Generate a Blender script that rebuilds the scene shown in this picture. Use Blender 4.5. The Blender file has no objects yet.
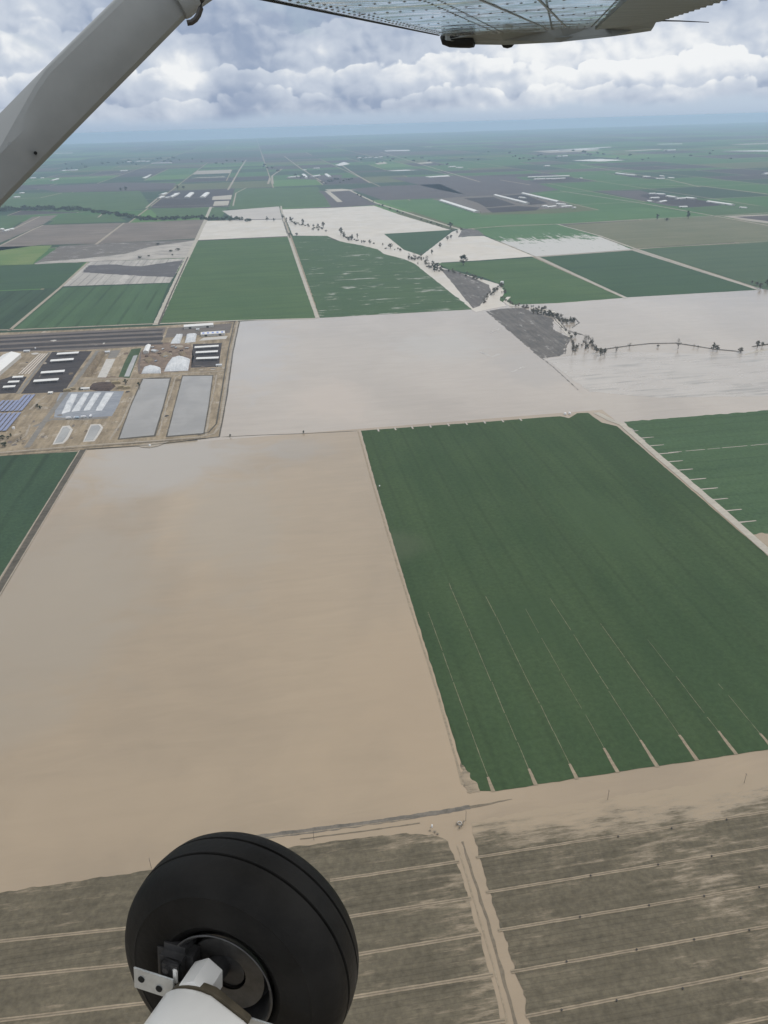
import bpy, bmesh, math, random
from mathutils import Vector, Matrix, noise as mnoise
from mathutils.geometry import tessellate_polygon
R_ = math.radians
random.seed(7)
sc = bpy.context.scene
COL = sc.collection
H = 425.0                                     # height of the aeroplane above the fields
# ------------------------------------------------------------------ camera
PITCH, ROLL, YAW, FPX = R_(26.75), R_(-1.708), R_(7.92), 769.0
def _rz(v): c, s = math.cos(-YAW), math.sin(-YAW); return Vector((c*v[0]-s*v[1], s*v[0]+c*v[1], v[2]))
_c, _s = math.cos(ROLL), math.sin(ROLL)
_r0, _u0 = Vector((1, 0, 0)), Vector((0, math.sin(PITCH), math.cos(PITCH)))
CF = _rz(Vector((0, math.cos(PITCH), -math.sin(PITCH))))
CR = _rz(_c*_r0 + _s*_u0); CU = _rz(-_s*_r0 + _c*_u0)
EYE = Vector((0, 0, H))
cam = bpy.data.cameras.new('camera'); co = bpy.data.objects.new('camera', cam); COL.objects.link(co)
co.matrix_world = Matrix(((CR.x, CU.x, -CF.x, 0), (CR.y, CU.y, -CF.y, 0), (CR.z, CU.z, -CF.z, H), (0, 0, 0, 1)))
cam.sensor_fit = 'VERTICAL'; cam.sensor_height = 24.0; cam.lens = 24.0*FPX/1024.0
cam.clip_start = 0.05; cam.clip_end = 400000
sc.camera = co
def ray(x, y): return CF*FPX + CR*(x-384) + CU*(512-y)
def G(x, y, z=0.0):
    """ground point seen at photo position x, y"""
    r = ray(x, y)
    if r.z > -8: r.z = -8
    return EYE + r*((z-H)/r.z)
def toward(x, y, d): r = ray(x, y); return EYE + r.normalized()*d

# ------------------------------------------------------------------ tags
def tag(o, label=None, cat=None, group=None, kind=None):
    if label: o['label'] = label
    if cat: o['category'] = cat
    if group: o['group'] = group
    if kind: o['kind'] = kind
    return o
def link(name, me, mat=None, parent=None, loc=None, smooth=False):
    o = bpy.data.objects.new(name, me); COL.objects.link(o)
    if mat is not None and not me.materials:
        for m in (mat if isinstance(mat, (list, tuple)) else [mat]): me.materials.append(m)
    if parent is not None: o.parent = parent
    if loc is not None: o.location = loc
    if smooth: me.polygons.foreach_set('use_smooth', [True]*len(me.polygons))
    return o
def empty(name, loc, rz=0.0):
    o = bpy.data.objects.new(name, None); COL.objects.link(o); o.location = loc; o.rotation_euler = (0, 0, rz); o.empty_display_size = 1
    return o
def copy_tree(o, parent=None):
    c = o.copy(); COL.objects.link(c)
    if parent is not None: c.parent = parent
    for ch in list(o.children): copy_tree(ch, c)
    return c

# ------------------------------------------------------------------ shader helper
class NT:
    def __init__(s, tree): s.t = tree; s.n = tree.nodes; s.l = tree.links
    def put(s, sock, v):
        if hasattr(v, 'is_linked'): s.l.new(v, sock)
        elif v is not None: sock.default_value = v
    def m(s, op, a, b=None, c=None, clamp=False):
        n = s.n.new('ShaderNodeMath'); n.operation = op; n.use_clamp = clamp
        for i, v in enumerate((a, b, c)):
            if v is not None: s.put(n.inputs[i], v)
        return n.outputs[0]
    def add(s, a, b): return s.m('ADD', a, b)
    def sub(s, a, b): return s.m('SUBTRACT', a, b)
    def mul(s, a, b): return s.m('MULTIPLY', a, b)
    def vec(s, x, y, z=0.0):
        n = s.n.new('ShaderNodeCombineXYZ')
        for i, v in enumerate((x, y, z)): s.put(n.inputs[i], v)
        return n.outputs[0]
    def xyz(s, v):
        n = s.n.new('ShaderNodeSeparateXYZ'); s.put(n.inputs[0], v); return n.outputs
    def noise(s, v, scale=1.0, detail=4.0, rough=0.55, dist=0.0, col=False):
        n = s.n.new('ShaderNodeTexNoise'); s.put(n.inputs['Vector'], v)
        n.inputs['Scale'].default_value = scale; n.inputs['Detail'].default_value = detail
        n.inputs['Roughness'].default_value = rough; n.inputs['Distortion'].default_value = dist
        return n.outputs['Color' if col else 'Fac']
    def step(s, v, lo, hi, a=0.0, b=1.0):
        n = s.n.new('ShaderNodeMapRange'); n.interpolation_type = 'SMOOTHSTEP'
        s.put(n.inputs[0], v)
        for i, q in ((1, lo), (2, hi), (3, a), (4, b)): s.put(n.inputs[i], q)
        return n.outputs[0]
    def lin(s, v, lo, hi, a=0.0, b=1.0):
        n = s.n.new('ShaderNodeMapRange'); s.put(n.inputs[0], v)
        for i, q in ((1, lo), (2, hi), (3, a), (4, b)): s.put(n.inputs[i], q)
        return n.outputs[0]
    def mix(s, f, a, b):
        n = s.n.new('ShaderNodeMix'); n.data_type = 'RGBA'; s.put(n.inputs[0], f)
        for i, q in ((6, a), (7, b)):
            if isinstance(q, tuple) and len(q) == 3: q = (*q, 1)
            s.put(n.inputs[i], q)
        return n.outputs[2]
    def scale(s, col, f):
        n = s.n.new('ShaderNodeVectorMath'); n.operation = 'SCALE'; s.put(n.inputs[0], col); s.put(n.inputs[3], f); return n.outputs[0]
    def vadd(s, a, b):
        n = s.n.new('ShaderNodeVectorMath'); n.operation = 'ADD'; s.put(n.inputs[0], a); s.put(n.inputs[1], b); return n.outputs[0]
    def bump(s, h, strength=0.3, dist=0.1):
        n = s.n.new('ShaderNodeBump'); s.put(n.inputs['Height'], h); n.inputs['Strength'].default_value = strength
        n.inputs['Distance'].default_value = dist; return n.outputs[0]
def new_mat(name):
    m = bpy.data.materials.new(name); m.use_nodes = True
    t = m.node_tree
    b = t.nodes['Principled BSDF']
    return m, NT(t), b
def pos(N): return N.n.new('ShaderNodeNewGeometry').outputs['Position']
def objc(N): return N.n.new('ShaderNodeTexCoord').outputs['Object']
MATS = {}
def simple(name, col, rough=0.6, metal=0.0, var=0.15, scale=2.0, spec=0.5, bump=0.0, coat=0.0):
    """one painted, metal or rubber surface with slight mottling"""
    if name in MATS: return MATS[name]
    m, N, b = new_mat(name)
    f = N.noise(objc(N), scale, 5, 0.6)
    lo = tuple(c*(1-var) for c in col); hi = tuple(min(1, c*(1+var)) for c in col)
    N.put(b.inputs['Base Color'], N.mix(N.step(f, 0.3, 0.7), lo, hi))
    N.put(b.inputs['Roughness'], N.lin(f, 0.2, 0.8, max(0.03, rough-0.08), min(1, rough+0.08)))
    b.inputs['Metallic'].default_value = metal; b.inputs['Specular IOR Level'].default_value = spec
    b.inputs['Coat Weight'].default_value = coat
    if bump: N.put(b.inputs['Normal'], N.bump(N.noise(objc(N), scale*6, 3), bump, 0.02))
    MATS[name] = m; return m

def field_mat(name, c1, c2, row='x', roww=0.0, rowamt=0.25, big=180.0, rough=0.9, silt=None, silt_col=(0.33, 0.27, 0.2), silt_stretch=8.0, spec=0.12, fine=0.25, patch=None, silt_rough=0.35, silt_fine=14.0):
    """crop or soil: two tones mottled at several sizes, drill rows along one axis, optional silt or standing water in patches.
    row 'x': rows run along x (lines are constant y)."""
    if name in MATS: return MATS[name]
    m, N, b = new_mat(name)
    p = pos(N); X, Y, Z = N.xyz(p)
    along, across = (X, Y) if row == 'x' else (Y, X)
    st = N.vec(N.mul(along, 0.12), across, 0)                # stretched along the rows
    f = N.add(N.mul(N.noise(p, 1/big, 4, 0.55), 0.45), N.mul(N.noise(st, 1/(big*0.22), 5, 0.6), 0.55))
    f = N.step(f, 0.34, 0.66)
    col = N.mix(f, c1, c2)
    # fine plant or clod texture
    fn = N.noise(p, 0.22, 6, 0.75)
    col = N.scale(col, N.lin(fn, 0.3, 0.7, 1-fine, 1+fine))
    if roww:
        w = N.add(across, N.mul(N.noise(p, 0.02, 2), 1.2))
        fr = N.m('FRACT', N.m('DIVIDE', w, roww))
        ln = N.step(N.m('ABSOLUTE', N.sub(fr, 0.5)), 0.02, 0.14, 1, 0)
        idx = N.m('FLOOR', N.m('DIVIDE', w, roww))
        wn = N.n.new('ShaderNodeTexWhiteNoise'); wn.noise_dimensions = '1D'; N.put(wn.inputs['W'], idx)
        br = N.mul(N.step(N.noise(st, 0.03, 3), 0.35, 0.6), 1.0)
        col = N.scale(col, N.sub(1.0, N.mul(N.mul(ln, br), rowamt)))
        col = N.scale(col, N.lin(wn.outputs[0], 0, 1, 1-rowamt*0.35, 1+rowamt*0.35))
    if patch:
        for (px, py, rx, ry, pc, amt) in patch:
            q = G(px, py)
            dx = N.m('DIVIDE', N.sub(X, q.x), rx); dy = N.m('DIVIDE', N.sub(Y, q.y), ry)
            dd = N.m('SQRT', N.add(N.mul(dx, dx), N.mul(dy, dy)))
            dd = N.add(dd, N.mul(N.sub(N.noise(st, 1/60, 5, 0.65), 0.5), 1.6))
            col = N.mix(N.mul(N.step(dd, 0.35, 1.1, 1, 0), amt), col, pc)
    rg = rough
    if silt:
        lo, hi = silt[:2]
        s2 = N.vec(N.m('DIVIDE', along, silt_stretch), across, 0)
        g = N.add(N.mul(N.noise(s2, 1/silt_fine, 8, 0.74), 0.66), N.mul(N.noise(p, 1/70.0, 5, 0.6), 0.34))
        if len(silt) > 2:
            for (ax, v0, v1, a) in silt[2]:
                src = X if ax == 'x' else Y
                g = N.add(g, N.lin(src, v0, v1, 0.0, a))
        k = N.step(g, lo, hi)
        col = N.mix(k, col, silt_col)
        rg = N.lin(k, 0, 1, rough, silt_rough)
        N.put(b.inputs['Specular IOR Level'], N.lin(k, 0, 1, spec, 0.5))
    else:
        b.inputs['Specular IOR Level'].default_value = spec
    N.put(b.inputs['Base Color'], col); N.put(b.inputs['Roughness'], rg)
    MATS[name] = m; return m

def water_mat(name, c1, c2, rough=0.12, big=260.0, sheen_silt=None, streak=0.0, streak_col=(0.12, 0.11, 0.095), shoal=0.0):
    """silty flood water: opaque sediment colour under a smooth reflecting surface"""
    if name in MATS: return MATS[name]
    m, N, b = new_mat(name)
    p = pos(N); X, Y, Z = N.xyz(p)
    f = N.noise(N.vec(X, N.mul(Y, 0.6), 0), 1/big, 5, 0.5, 0.6)
    col = N.mix(N.step(f, 0.32, 0.68), c1, c2)
    g = N.noise(N.vec(N.mul(X, 0.22), Y, 0), 1/16.0, 8, 0.66, 0.9)
    col = N.scale(col, N.lin(g, 0.3, 0.7, 0.945, 1.055))
    rg = N.lin(N.noise(p, 1/90.0, 4, 0.6), 0.3, 0.7, rough*0.7, rough*1.4)
    if sheen_silt:  # patches of water sheen and silt, mixed into the base colour
        for (px, py, rx, ry, cc, amt) in sheen_silt:
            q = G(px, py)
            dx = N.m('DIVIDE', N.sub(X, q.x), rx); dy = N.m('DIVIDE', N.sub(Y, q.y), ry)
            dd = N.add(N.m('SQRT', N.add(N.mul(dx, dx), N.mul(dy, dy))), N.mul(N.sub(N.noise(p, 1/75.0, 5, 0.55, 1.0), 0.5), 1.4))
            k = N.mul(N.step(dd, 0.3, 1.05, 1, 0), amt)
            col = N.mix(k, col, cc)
    if streak:
        s2 = N.vec(N.m('DIVIDE', X, 9.0), Y, 0)
        k = N.step(N.add(N.mul(N.noise(s2, 1/11.0, 6, 0.65), 0.65), N.mul(N.noise(p, 1/120.0, 3), 0.35)), 0.62-streak*0.16, 0.74-streak*0.12)
        col = N.mix(N.mul(k, 0.75), col, streak_col)
    N.put(b.inputs['Base Color'], col); N.put(b.inputs['Roughness'], rg)
    b.inputs['IOR'].default_value = 1.40; b.inputs['Specular IOR Level'].default_value = 0.85
    rip = N.noise(N.vec(N.mul(X, 0.5), Y, 0), 0.6, 3, 0.6)
    N.put(b.inputs['Normal'], N.bump(rip, 0.06, 0.3))
    MATS[name] = m; return m

# ------------------------------------------------------------------ sheets on the ground
def fbm1(x, seed):
    return mnoise.fractal(Vector((x, seed*13.7, 3.1)), 1.0, 2.0, 4)
def sheet(name, pts, z, mat, label=None, jit=0.0, step=14.0, world=False, kind='structure', wav=30.0):
    """a thin ground sheet; pts are photo positions of its corners on the ground (or world x, y when world)"""
    P = [Vector((p[0], p[1], 0)) for p in pts] if world else [G(*p) for p in pts]
    out = []
    sd = (hash(name) % 97) + len(pts)*3.3
    sd = sum(ord(c) for c in name) % 97 + P[0].x*0.01
    n = len(P); acc = 0.0
    for i in range(n):
        a, b = P[i], P[(i+1) % n]
        L = (b-a).length
        k = max(1, min(220, int(L/step))) if jit else 1
        nr = Vector((-(b-a).y, (b-a).x, 0)); nr = nr.normalized() if nr.length else nr
        for j in range(k):
            t = j/k; q = a.lerp(b, t)
            if jit:
                w = min(1.0, min(t, 1-t)*8+0.15)
                q = q + nr*(fbm1((acc+L*t)/wav, sd)*jit*w)
            out.append((q.x, q.y, z))
        acc += L
    tris = tessellate_polygon([[Vector(v) for v in out]])
    me = bpy.data.meshes.new(name)
    me.from_pydata(out, [], [t for t in tris])
    me.update()
    bm = bmesh.new(); bm.from_mesh(me)
    for f in bm.faces:
        if f.normal.z < 0: f.normal_flip()
    bm.to_mesh(me); bm.free()
    o = link(name, me, mat); tag(o, label, kind=kind)
    return o
def strip(name, pts, w, z, mat, label=None, jit=0.0, world=False, w2=None, step=12.0):
    """a road, track or ditch as a strip of width w metres along photo positions"""
    P = [Vector((p[0], p[1], 0)) for p in pts] if world else [G(*p) for p in pts]
    Q = []
    for a, b in zip(P, P[1:]):
        k = max(1, min(150, int((b-a).length/step)))
        for j in range(k): Q.append(a.lerp(b, j/k))
    Q.append(P[-1])
    vs, fs = [], []
    sd = P[0].x*0.013
    for i, q in enumerate(Q):
        d = (Q[min(i+1, len(Q)-1)]-Q[max(i-1, 0)]); d = d.normalized() if d.length else Vector((0, 1, 0))
        nr = Vector((-d.y, d.x, 0)); t = i/max(1, len(Q)-1)
        ww = (w if w2 is None else w+(w2-w)*t)*0.5
        o1 = fbm1(i*0.45, sd)*jit; o2 = fbm1(i*0.45+40, sd)*jit
        a = q+nr*(ww+o1); b = q-nr*(ww+o2)
        vs += [(a.x, a.y, z), (b.x, b.y, z)]
        if i: fs.append((2*i-2, 2*i-1, 2*i+1, 2*i))
    me = bpy.data.meshes.new(name); me.from_pydata(vs, [], fs)
    bm = bmesh.new(); bm.from_mesh(me)
    for f in bm.faces:
        if f.normal.z < 0: f.normal_flip()
    bm.to_mesh(me); bm.free()
    return tag(link(name, me, mat), label, kind='structure')

# ------------------------------------------------------------------ mesh helpers
def bm_box(bm, x0, x1, y0, y1, z0, z1, rot=0.0, c=(0, 0)):
    vs = []
    for z in (z0, z1):
        for (x, y) in ((x0, y0), (x1, y0), (x1, y1), (x0, y1)):
            X = c[0]+math.cos(rot)*x-math.sin(rot)*y; Y = c[1]+math.sin(rot)*x+math.cos(rot)*y
            vs.append(bm.verts.new((X, Y, z)))
    for f in ((3, 2, 1, 0), (4, 5, 6, 7), (0, 1, 5, 4), (1, 2, 6, 5), (2, 3, 7, 6), (3, 0, 4, 7)):
        bm.faces.new([vs[i] for i in f])
def bm_tube(bm, path, radii, seg=10, cap=True):
    rings = []
    path = [Vector(p) for p in path]
    if not hasattr(radii, '__len__'): radii = [radii]*len(path)
    for i, p in enumerate(path):
        d = (path[min(i+1, len(path)-1)]-path[max(i-1, 0)]).normalized()
        a = d.cross(Vector((0, 0, 1)) if abs(d.z) < 0.95 else Vector((1, 0, 0))).normalized(); b = d.cross(a)
        rings.append([bm.verts.new(p+(a*math.cos(t)+b*math.sin(t))*radii[i]) for t in [2*math.pi*k/seg for k in range(seg)]])
    for r0, r1 in zip(rings, rings[1:]):
        for k in range(seg): bm.faces.new((r0[k], r0[(k+1) % seg], r1[(k+1) % seg], r1[k]))
    if cap: bm.faces.new(rings[0]); bm.faces.new(list(reversed(rings[-1])))
def bm_loft(bm, rings, cap=True):
    R = [[bm.verts.new(v) for v in r] for r in rings]
    n = len(R[0])
    for a, b in zip(R, R[1:]):
        for k in range(n): bm.faces.new((a[k], a[(k+1) % n], b[(k+1) % n], b[k]))
    if cap: bm.faces.new(list(reversed(R[0]))); bm.faces.new(R[-1])
def done(bm, name):
    bmesh.ops.recalc_face_normals(bm, faces=bm.faces)
    me = bpy.data.meshes.new(name); bm.to_mesh(me); bm.free(); return me
def autosmooth(me, ang=35):
    me.polygons.foreach_set('use_smooth', [True]*len(me.polygons))
    try: me.set_sharp_from_angle(angle=R_(ang))
    except Exception: pass
    return me
HAZE = 5.0e-5
m_dirt = field_mat('dry_earth', (0.24, 0.20, 0.15), (0.31, 0.265, 0.2), big=60)
# ------------------------------------------------------------------ far plain: the section grid of fields out to the haze
def farmats():
    g = lambda n, a, b, **k: field_mat(n, a, b, big=240, **k)
    return [g('far_green_crop', (0.044, 0.108, 0.036), (0.058, 0.13, 0.042)), g('far_dark_crop', (0.028, 0.055, 0.034), (0.036, 0.068, 0.038)),
            g('far_fallow', (0.075, 0.066, 0.062), (0.10, 0.088, 0.08)), g('far_ploughed', (0.05, 0.044, 0.048), (0.068, 0.06, 0.06)),
            g('far_olive_crop', (0.085, 0.105, 0.05), (0.11, 0.12, 0.06)), g('far_bright_crop', (0.072, 0.155, 0.045), (0.088, 0.17, 0.055)),
            g('far_bare_silt', (0.3, 0.27, 0.23), (0.36, 0.33, 0.29)), m_dirt]
FM = farmats()
def plain():
    vs, fs, mi = [], [], []
    rnd = random.Random(11)
    U = 402.0
    def cell(x0, x1, y0, y1, z, near):
        r = rnd.random()
        k = 0 if r < .34 else 1 if r < .60 else 2 if r < .66 else 3 if r < .82 else 4 if r < .91 else 5 if r < .985 else (6 if near else 3)
        g = 5.0 if near else 9.0
        n = len(vs); vs.extend([(x0+g, y0+g, z), (x1-g, y0+g, z), (x1-g, y1-g, z), (x0+g, y1-g, z)]); fs.append((n, n+1, n+2, n+3)); mi.append(k)
    def block(x, y, w, h, z, near):
        q = rnd.random()
        if q < .4:
            cell(x, x+w, y, y+h*0.5, z, near); cell(x, x+w, y+h*0.5, y+h, z, near)
        elif q < .75:
            cell(x, x+w*0.5, y, y+h, z, near); cell(x+w*0.5, x+w, y, y+h, z, near)
        elif q < .9: cell(x, x+w, y, y+h, z, near)
        else:
            c_ = rnd.choice((.3, .6)); cell(x, x+w, y, y+h*c_, z, near); cell(x, x+w*.5, y+h*c_, y+h, z, near); cell(x+w*.5, x+w, y+h*c_, y+h, z, near)
    X0 = 0.28*H
    for i in range(-16, 17):
        for j in range(-2, 13):
            block(X0+i*2*U, 4.55*H+(j)*2*U, 2*U, 2*U, 0.15, True)
    y = 4.55*H+13*2*U
    for i in range(-22, 23):
        for j in range(0, 17): block(X0+i*4*U, y+j*4*U, 4*U, 4*U, 0.4, False)
    me = bpy.data.meshes.new('far_plain'); me.from_pydata(vs, [], fs)
    for m in FM: me.materials.append(m)
    me.polygons.foreach_set('material_index', mi)
    return tag(link('farmland', me), 'patchwork of distant fields reaching to the hazy horizon', kind='structure')
plain()
S = 41000.0
me = bpy.data.meshes.new('ground'); me.from_pydata([(-S, -S, 0), (S, -S, 0), (S, S, 0), (-S, S, 0)], [], [(0, 1, 2, 3)])
tag(link('ground', me, m_dirt), 'dry earth of the wide flat valley', kind='structure')
# ------------------------------------------------------------------ materials of the flooded valley floor
SILT = (0.36, 0.295, 0.225)
m_flood = water_mat('flood_water', (0.258, 0.202, 0.138), (0.318, 0.247, 0.166), rough=0.09,
    sheen_silt=[(165, 462, 170, 150, (0.30, 0.275, 0.245), 0.85), (60, 600, 120, 260, (0.275, 0.232, 0.175), 0.8), (230, 520, 90, 220, (0.275, 0.235, 0.18), 0.55), (300, 450, 60, 60, (0.25, 0.23, 0.205), 0.5), (430, 700, 120, 160, (0.335, 0.256, 0.17), 0.6), (130, 800, 160, 60, (0.33, 0.256, 0.172), 0.5)])
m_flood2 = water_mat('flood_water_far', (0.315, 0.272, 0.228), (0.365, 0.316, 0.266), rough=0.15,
    sheen_silt=[(250, 345, 120, 420, (0.33, 0.31, 0.295), 0.8), (440, 345, 150, 160, (0.36, 0.335, 0.30), 0.6), (530, 370, 90, 150, (0.30, 0.27, 0.24), 0.6), (330, 400, 90, 160, (0.41, 0.34, 0.28), 0.6)], streak=0.12, streak_col=(0.29, 0.27, 0.245))
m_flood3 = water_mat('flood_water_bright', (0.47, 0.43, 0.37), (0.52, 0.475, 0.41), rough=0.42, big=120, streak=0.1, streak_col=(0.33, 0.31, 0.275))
m_shoal = water_mat('shoaling_flood_water', (0.37, 0.335, 0.30), (0.40, 0.365, 0.325), rough=0.25, streak=0.85, streak_col=(0.17, 0.16, 0.14))
m_white = field_mat('silt_flooded_field', (0.40, 0.375, 0.35), (0.46, 0.43, 0.40), big=140, silt=(0.52, 0.66), silt_col=(0.3, 0.285, 0.27), silt_stretch=9, silt_rough=0.3, fine=0.08)
m_white3 = field_mat('striped_silt_flood', (0.36, 0.34, 0.315), (0.42, 0.40, 0.37), row='y', roww=26, rowamt=0.35, big=140, silt=(0.50, 0.66), silt_col=(0.17, 0.16, 0.15), silt_stretch=2, silt_rough=0.5, fine=0.1)
m_white2 = field_mat('patchy_silt_flood', (0.36, 0.335, 0.30), (0.44, 0.41, 0.375), big=140, silt=(0.46, 0.62), silt_col=(0.16, 0.145, 0.13), silt_stretch=5, silt_rough=0.6, fine=0.1)
m_road = field_mat('silty_track', (0.35, 0.325, 0.28), (0.42, 0.39, 0.335), big=30, fine=0.12)
m_track = field_mat('dry_track', (0.27, 0.235, 0.19), (0.34, 0.30, 0.245), big=30, fine=0.15)
m_wet = field_mat('wet_mud', (0.095, 0.09, 0.085), (0.15, 0.14, 0.13), big=40, silt=(0.53, 0.66), silt_col=(0.27, 0.25, 0.23), silt_stretch=5, row='y', roww=14, rowamt=0.15)
m_asphalt = field_mat('worn_asphalt', (0.115, 0.105, 0.09), (0.17, 0.15, 0.125), big=12, fine=0.3)
m_dark = field_mat('dark_verge', (0.075, 0.068, 0.055), (0.11, 0.098, 0.08), big=30, fine=0.3)
m_main = field_mat('main_crop', (0.036, 0.063, 0.027), (0.048, 0.077, 0.033), row='y', roww=24.6, rowamt=0.13, big=150, fine=0.22,
    patch=[(400, 545, 40, 45, (0.075, 0.095, 0.055), 0.55), (520, 620, 60, 60, (0.038, 0.066, 0.029), 0.5), (700, 480, 50, 160, (0.05, 0.078, 0.036), 0.5), (600, 520, 50, 100, (0.052, 0.085, 0.038), 0.45)])
m_crop_e = field_mat('wet_crop', (0.052, 0.092, 0.045), (0.062, 0.105, 0.05), row='x', roww=26, rowamt=0.14, big=120, silt=(0.70, 0.73), silt_col=(0.4, 0.36, 0.31), silt_stretch=26)
m_crop_w = field_mat('dark_crop', (0.034, 0.062, 0.036), (0.042, 0.074, 0.04), row='y', roww=46, rowamt=0.3, big=120)
m_crop_n = field_mat('mid_crop', (0.052, 0.098, 0.040), (0.070, 0.120, 0.048), row='x', roww=60, rowamt=0.12, big=150)
m_crop_n2 = field_mat('streaked_crop', (0.050, 0.090, 0.042), (0.062, 0.106, 0.048), row='x', roww=60, rowamt=0.1, big=150, silt=(0.585, 0.63, [('y', G(400, 275).y, G(400, 250).y, -0.02), ('x', G(320, 318).x-100, G(320, 318).x+60, 0.03)]), silt_col=(0.36, 0.35, 0.31), silt_stretch=14)
m_crop_t = field_mat('ribbed_crop', (0.050, 0.095, 0.046), (0.060, 0.110, 0.052), row='y', roww=50, rowamt=0.34, big=150)
m_crop_d = field_mat('deep_green_crop', (0.036, 0.072, 0.036), (0.044, 0.085, 0.040), row='x', roww=70, rowamt=0.1, big=160)
m_crop_g = field_mat('grey_green_crop', (0.054, 0.090, 0.050), (0.068, 0.105, 0.058), row='x', roww=80, rowamt=0.08, big=200)
m_lime = field_mat('yellow_green_pasture', (0.09, 0.16, 0.045), (0.16, 0.2, 0.075), row='x', big=120)
m_bright = field_mat('fresh_green_crop', (0.055, 0.125, 0.045), (0.075, 0.15, 0.055), row='x', big=200)
m_olive = field_mat('olive_fallow', (0.115, 0.125, 0.075), (0.155, 0.155, 0.10), row='x', big=200)
m_brown = field_mat('brown_fallow', (0.135, 0.115, 0.10), (0.20, 0.17, 0.145), row='x', big=170, silt=(0.6, 0.75), silt_col=(0.33, 0.28, 0.235), silt_stretch=6)
m_brown2 = field_mat('drained_fallow', (0.12, 0.108, 0.098), (0.15, 0.135, 0.12), row='x', big=170, silt=(0.53, 0.64), silt_col=(0.40, 0.38, 0.36), silt_stretch=5)
m_purple = field_mat('ploughed_field', (0.078, 0.068, 0.072), (0.098, 0.086, 0.086), row='x', big=200)
m_soil = lambda nm, ext, lo, hi: field_mat(nm, (0.096, 0.083, 0.058), (0.124, 0.107, 0.075), row='x', roww=3.2, rowamt=0.2, big=34, silt=(lo, hi, ext), silt_col=(0.295, 0.233, 0.158), silt_stretch=6.0, fine=0.3, silt_fine=6.0, silt_rough=0.14)
m_ridge = field_mat('ridge_silt', (0.225, 0.185, 0.132), (0.285, 0.235, 0.17), big=12, fine=0.2)
m_thread = field_mat('check_thread', (0.12, 0.125, 0.075), (0.20, 0.185, 0.125), big=8, fine=0.3)
m_rut = field_mat('wheel_rut', (0.14, 0.118, 0.088), (0.18, 0.15, 0.11), big=12, fine=0.2)

# ------------------------------------------------------------------ the great flood and what still stands out of it
h = H
sheet('flood_water', [(-0.80*h, 0.30*h), (3.4*h, 0.30*h), (3.4*h, 2.655*h), (-0.80*h, 2.655*h)], 0.30, m_flood, 'tan flood water lying over the nearest fields and roads', world=True)
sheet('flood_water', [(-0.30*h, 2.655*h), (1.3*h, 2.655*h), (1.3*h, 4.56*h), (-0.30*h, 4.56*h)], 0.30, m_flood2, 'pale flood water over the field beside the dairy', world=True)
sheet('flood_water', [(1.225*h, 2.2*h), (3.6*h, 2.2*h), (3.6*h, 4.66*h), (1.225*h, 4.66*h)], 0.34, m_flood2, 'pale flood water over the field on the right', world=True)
sheet('shoal_water', [(545, 359), (600, 353), (640, 352), (700, 354), (768, 350), (900, 345), (900, 388), (768, 396), (660, 398), (590, 392)], 0.38, m_shoal, 'thin flood water with drowned crop rows showing', jit=5)
# main green field, its border checks running away from the lower edge
sheet('field', [(361, 431), (480, 422.5), (545, 417.5), (560, 416.5), (569, 418.5), (577, 413.5), (588, 413), (593, 417), (602, 423), (617, 426.5), (820, 601), (830, 741.5), (768, 750), (620, 772), (497, 791.5), (468, 791.5), (463, 770), (439, 690), (400, 565), (375, 482)], 0.52, m_main, 'large dark green crop field with flood water on two sides', jit=0.7, step=5, wav=9)
sheet('silted_corner', [(461, 762), (467, 772), (478, 786), (480, 792.5), (467, 793), (462, 775)], 0.56, m_soil('corner_silt', [], 0.40, 0.56), 'grey silted corner of the green field', jit=2.5, step=2, wav=5)
def on_row(x, ys):       # points on a line of constant world x through the photo position, at several photo heights
    q = G(*x)
    return q
stubs = [(492, 789), (534.5, 782.5), (575.5, 776.5), (616, 770), (655.5, 764.5), (695, 758), (734, 752), (771, 747)]
for i, s_ in enumerate(stubs):
    q = G(*s_)
    L = (11, 13, 12, 22, 25, 24, 22, 14)[i]
    strip('flooded_check', [(q.x, q.y-3), (q.x, q.y+L)], 3.0, 0.60, m_ridge, 'short flooded slot at the lower end of a crop check', world=True, w2=1.8, step=3, jit=0.3)
    # broken thread of water further up the check
    rnd = random.Random(i*5+2); yy = q.y+L; top = (215, 260, 230, 190, 200, 150, 120, 60)[i]
    while yy < q.y+L+top:
        l = rnd.uniform(12, 60); 
        strip('flooded_check', [(q.x+rnd.uniform(-.2, .2), yy), (q.x+rnd.uniform(-.5, .5), min(yy+l, q.y+L+top))], rnd.uniform(0.4, 0.6)*(1 if i < 3 else .75), 0.60, m_thread, None, world=True, step=4, jit=0.2)
        yy += l+rnd.uniform(0.5, 3 if i < 3 else 9)
for px in (378, 395, 412, 430, 448, 466, 484, 502, 520):
    q = G(px, 431-(px-361)*0.0745)
    strip('flooded_check', [(q.x, q.y-9), (q.x, q.y+4)], 2.6, 0.60, m_flood2, None, world=True, step=4)
strip('dirt_track', [(358, 431), (372, 482), (397, 565), (437, 692), (463, 785)], 1.6, 0.42, m_ridge, 'drowned track along the edge of the green field', jit=0.5)
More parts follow.
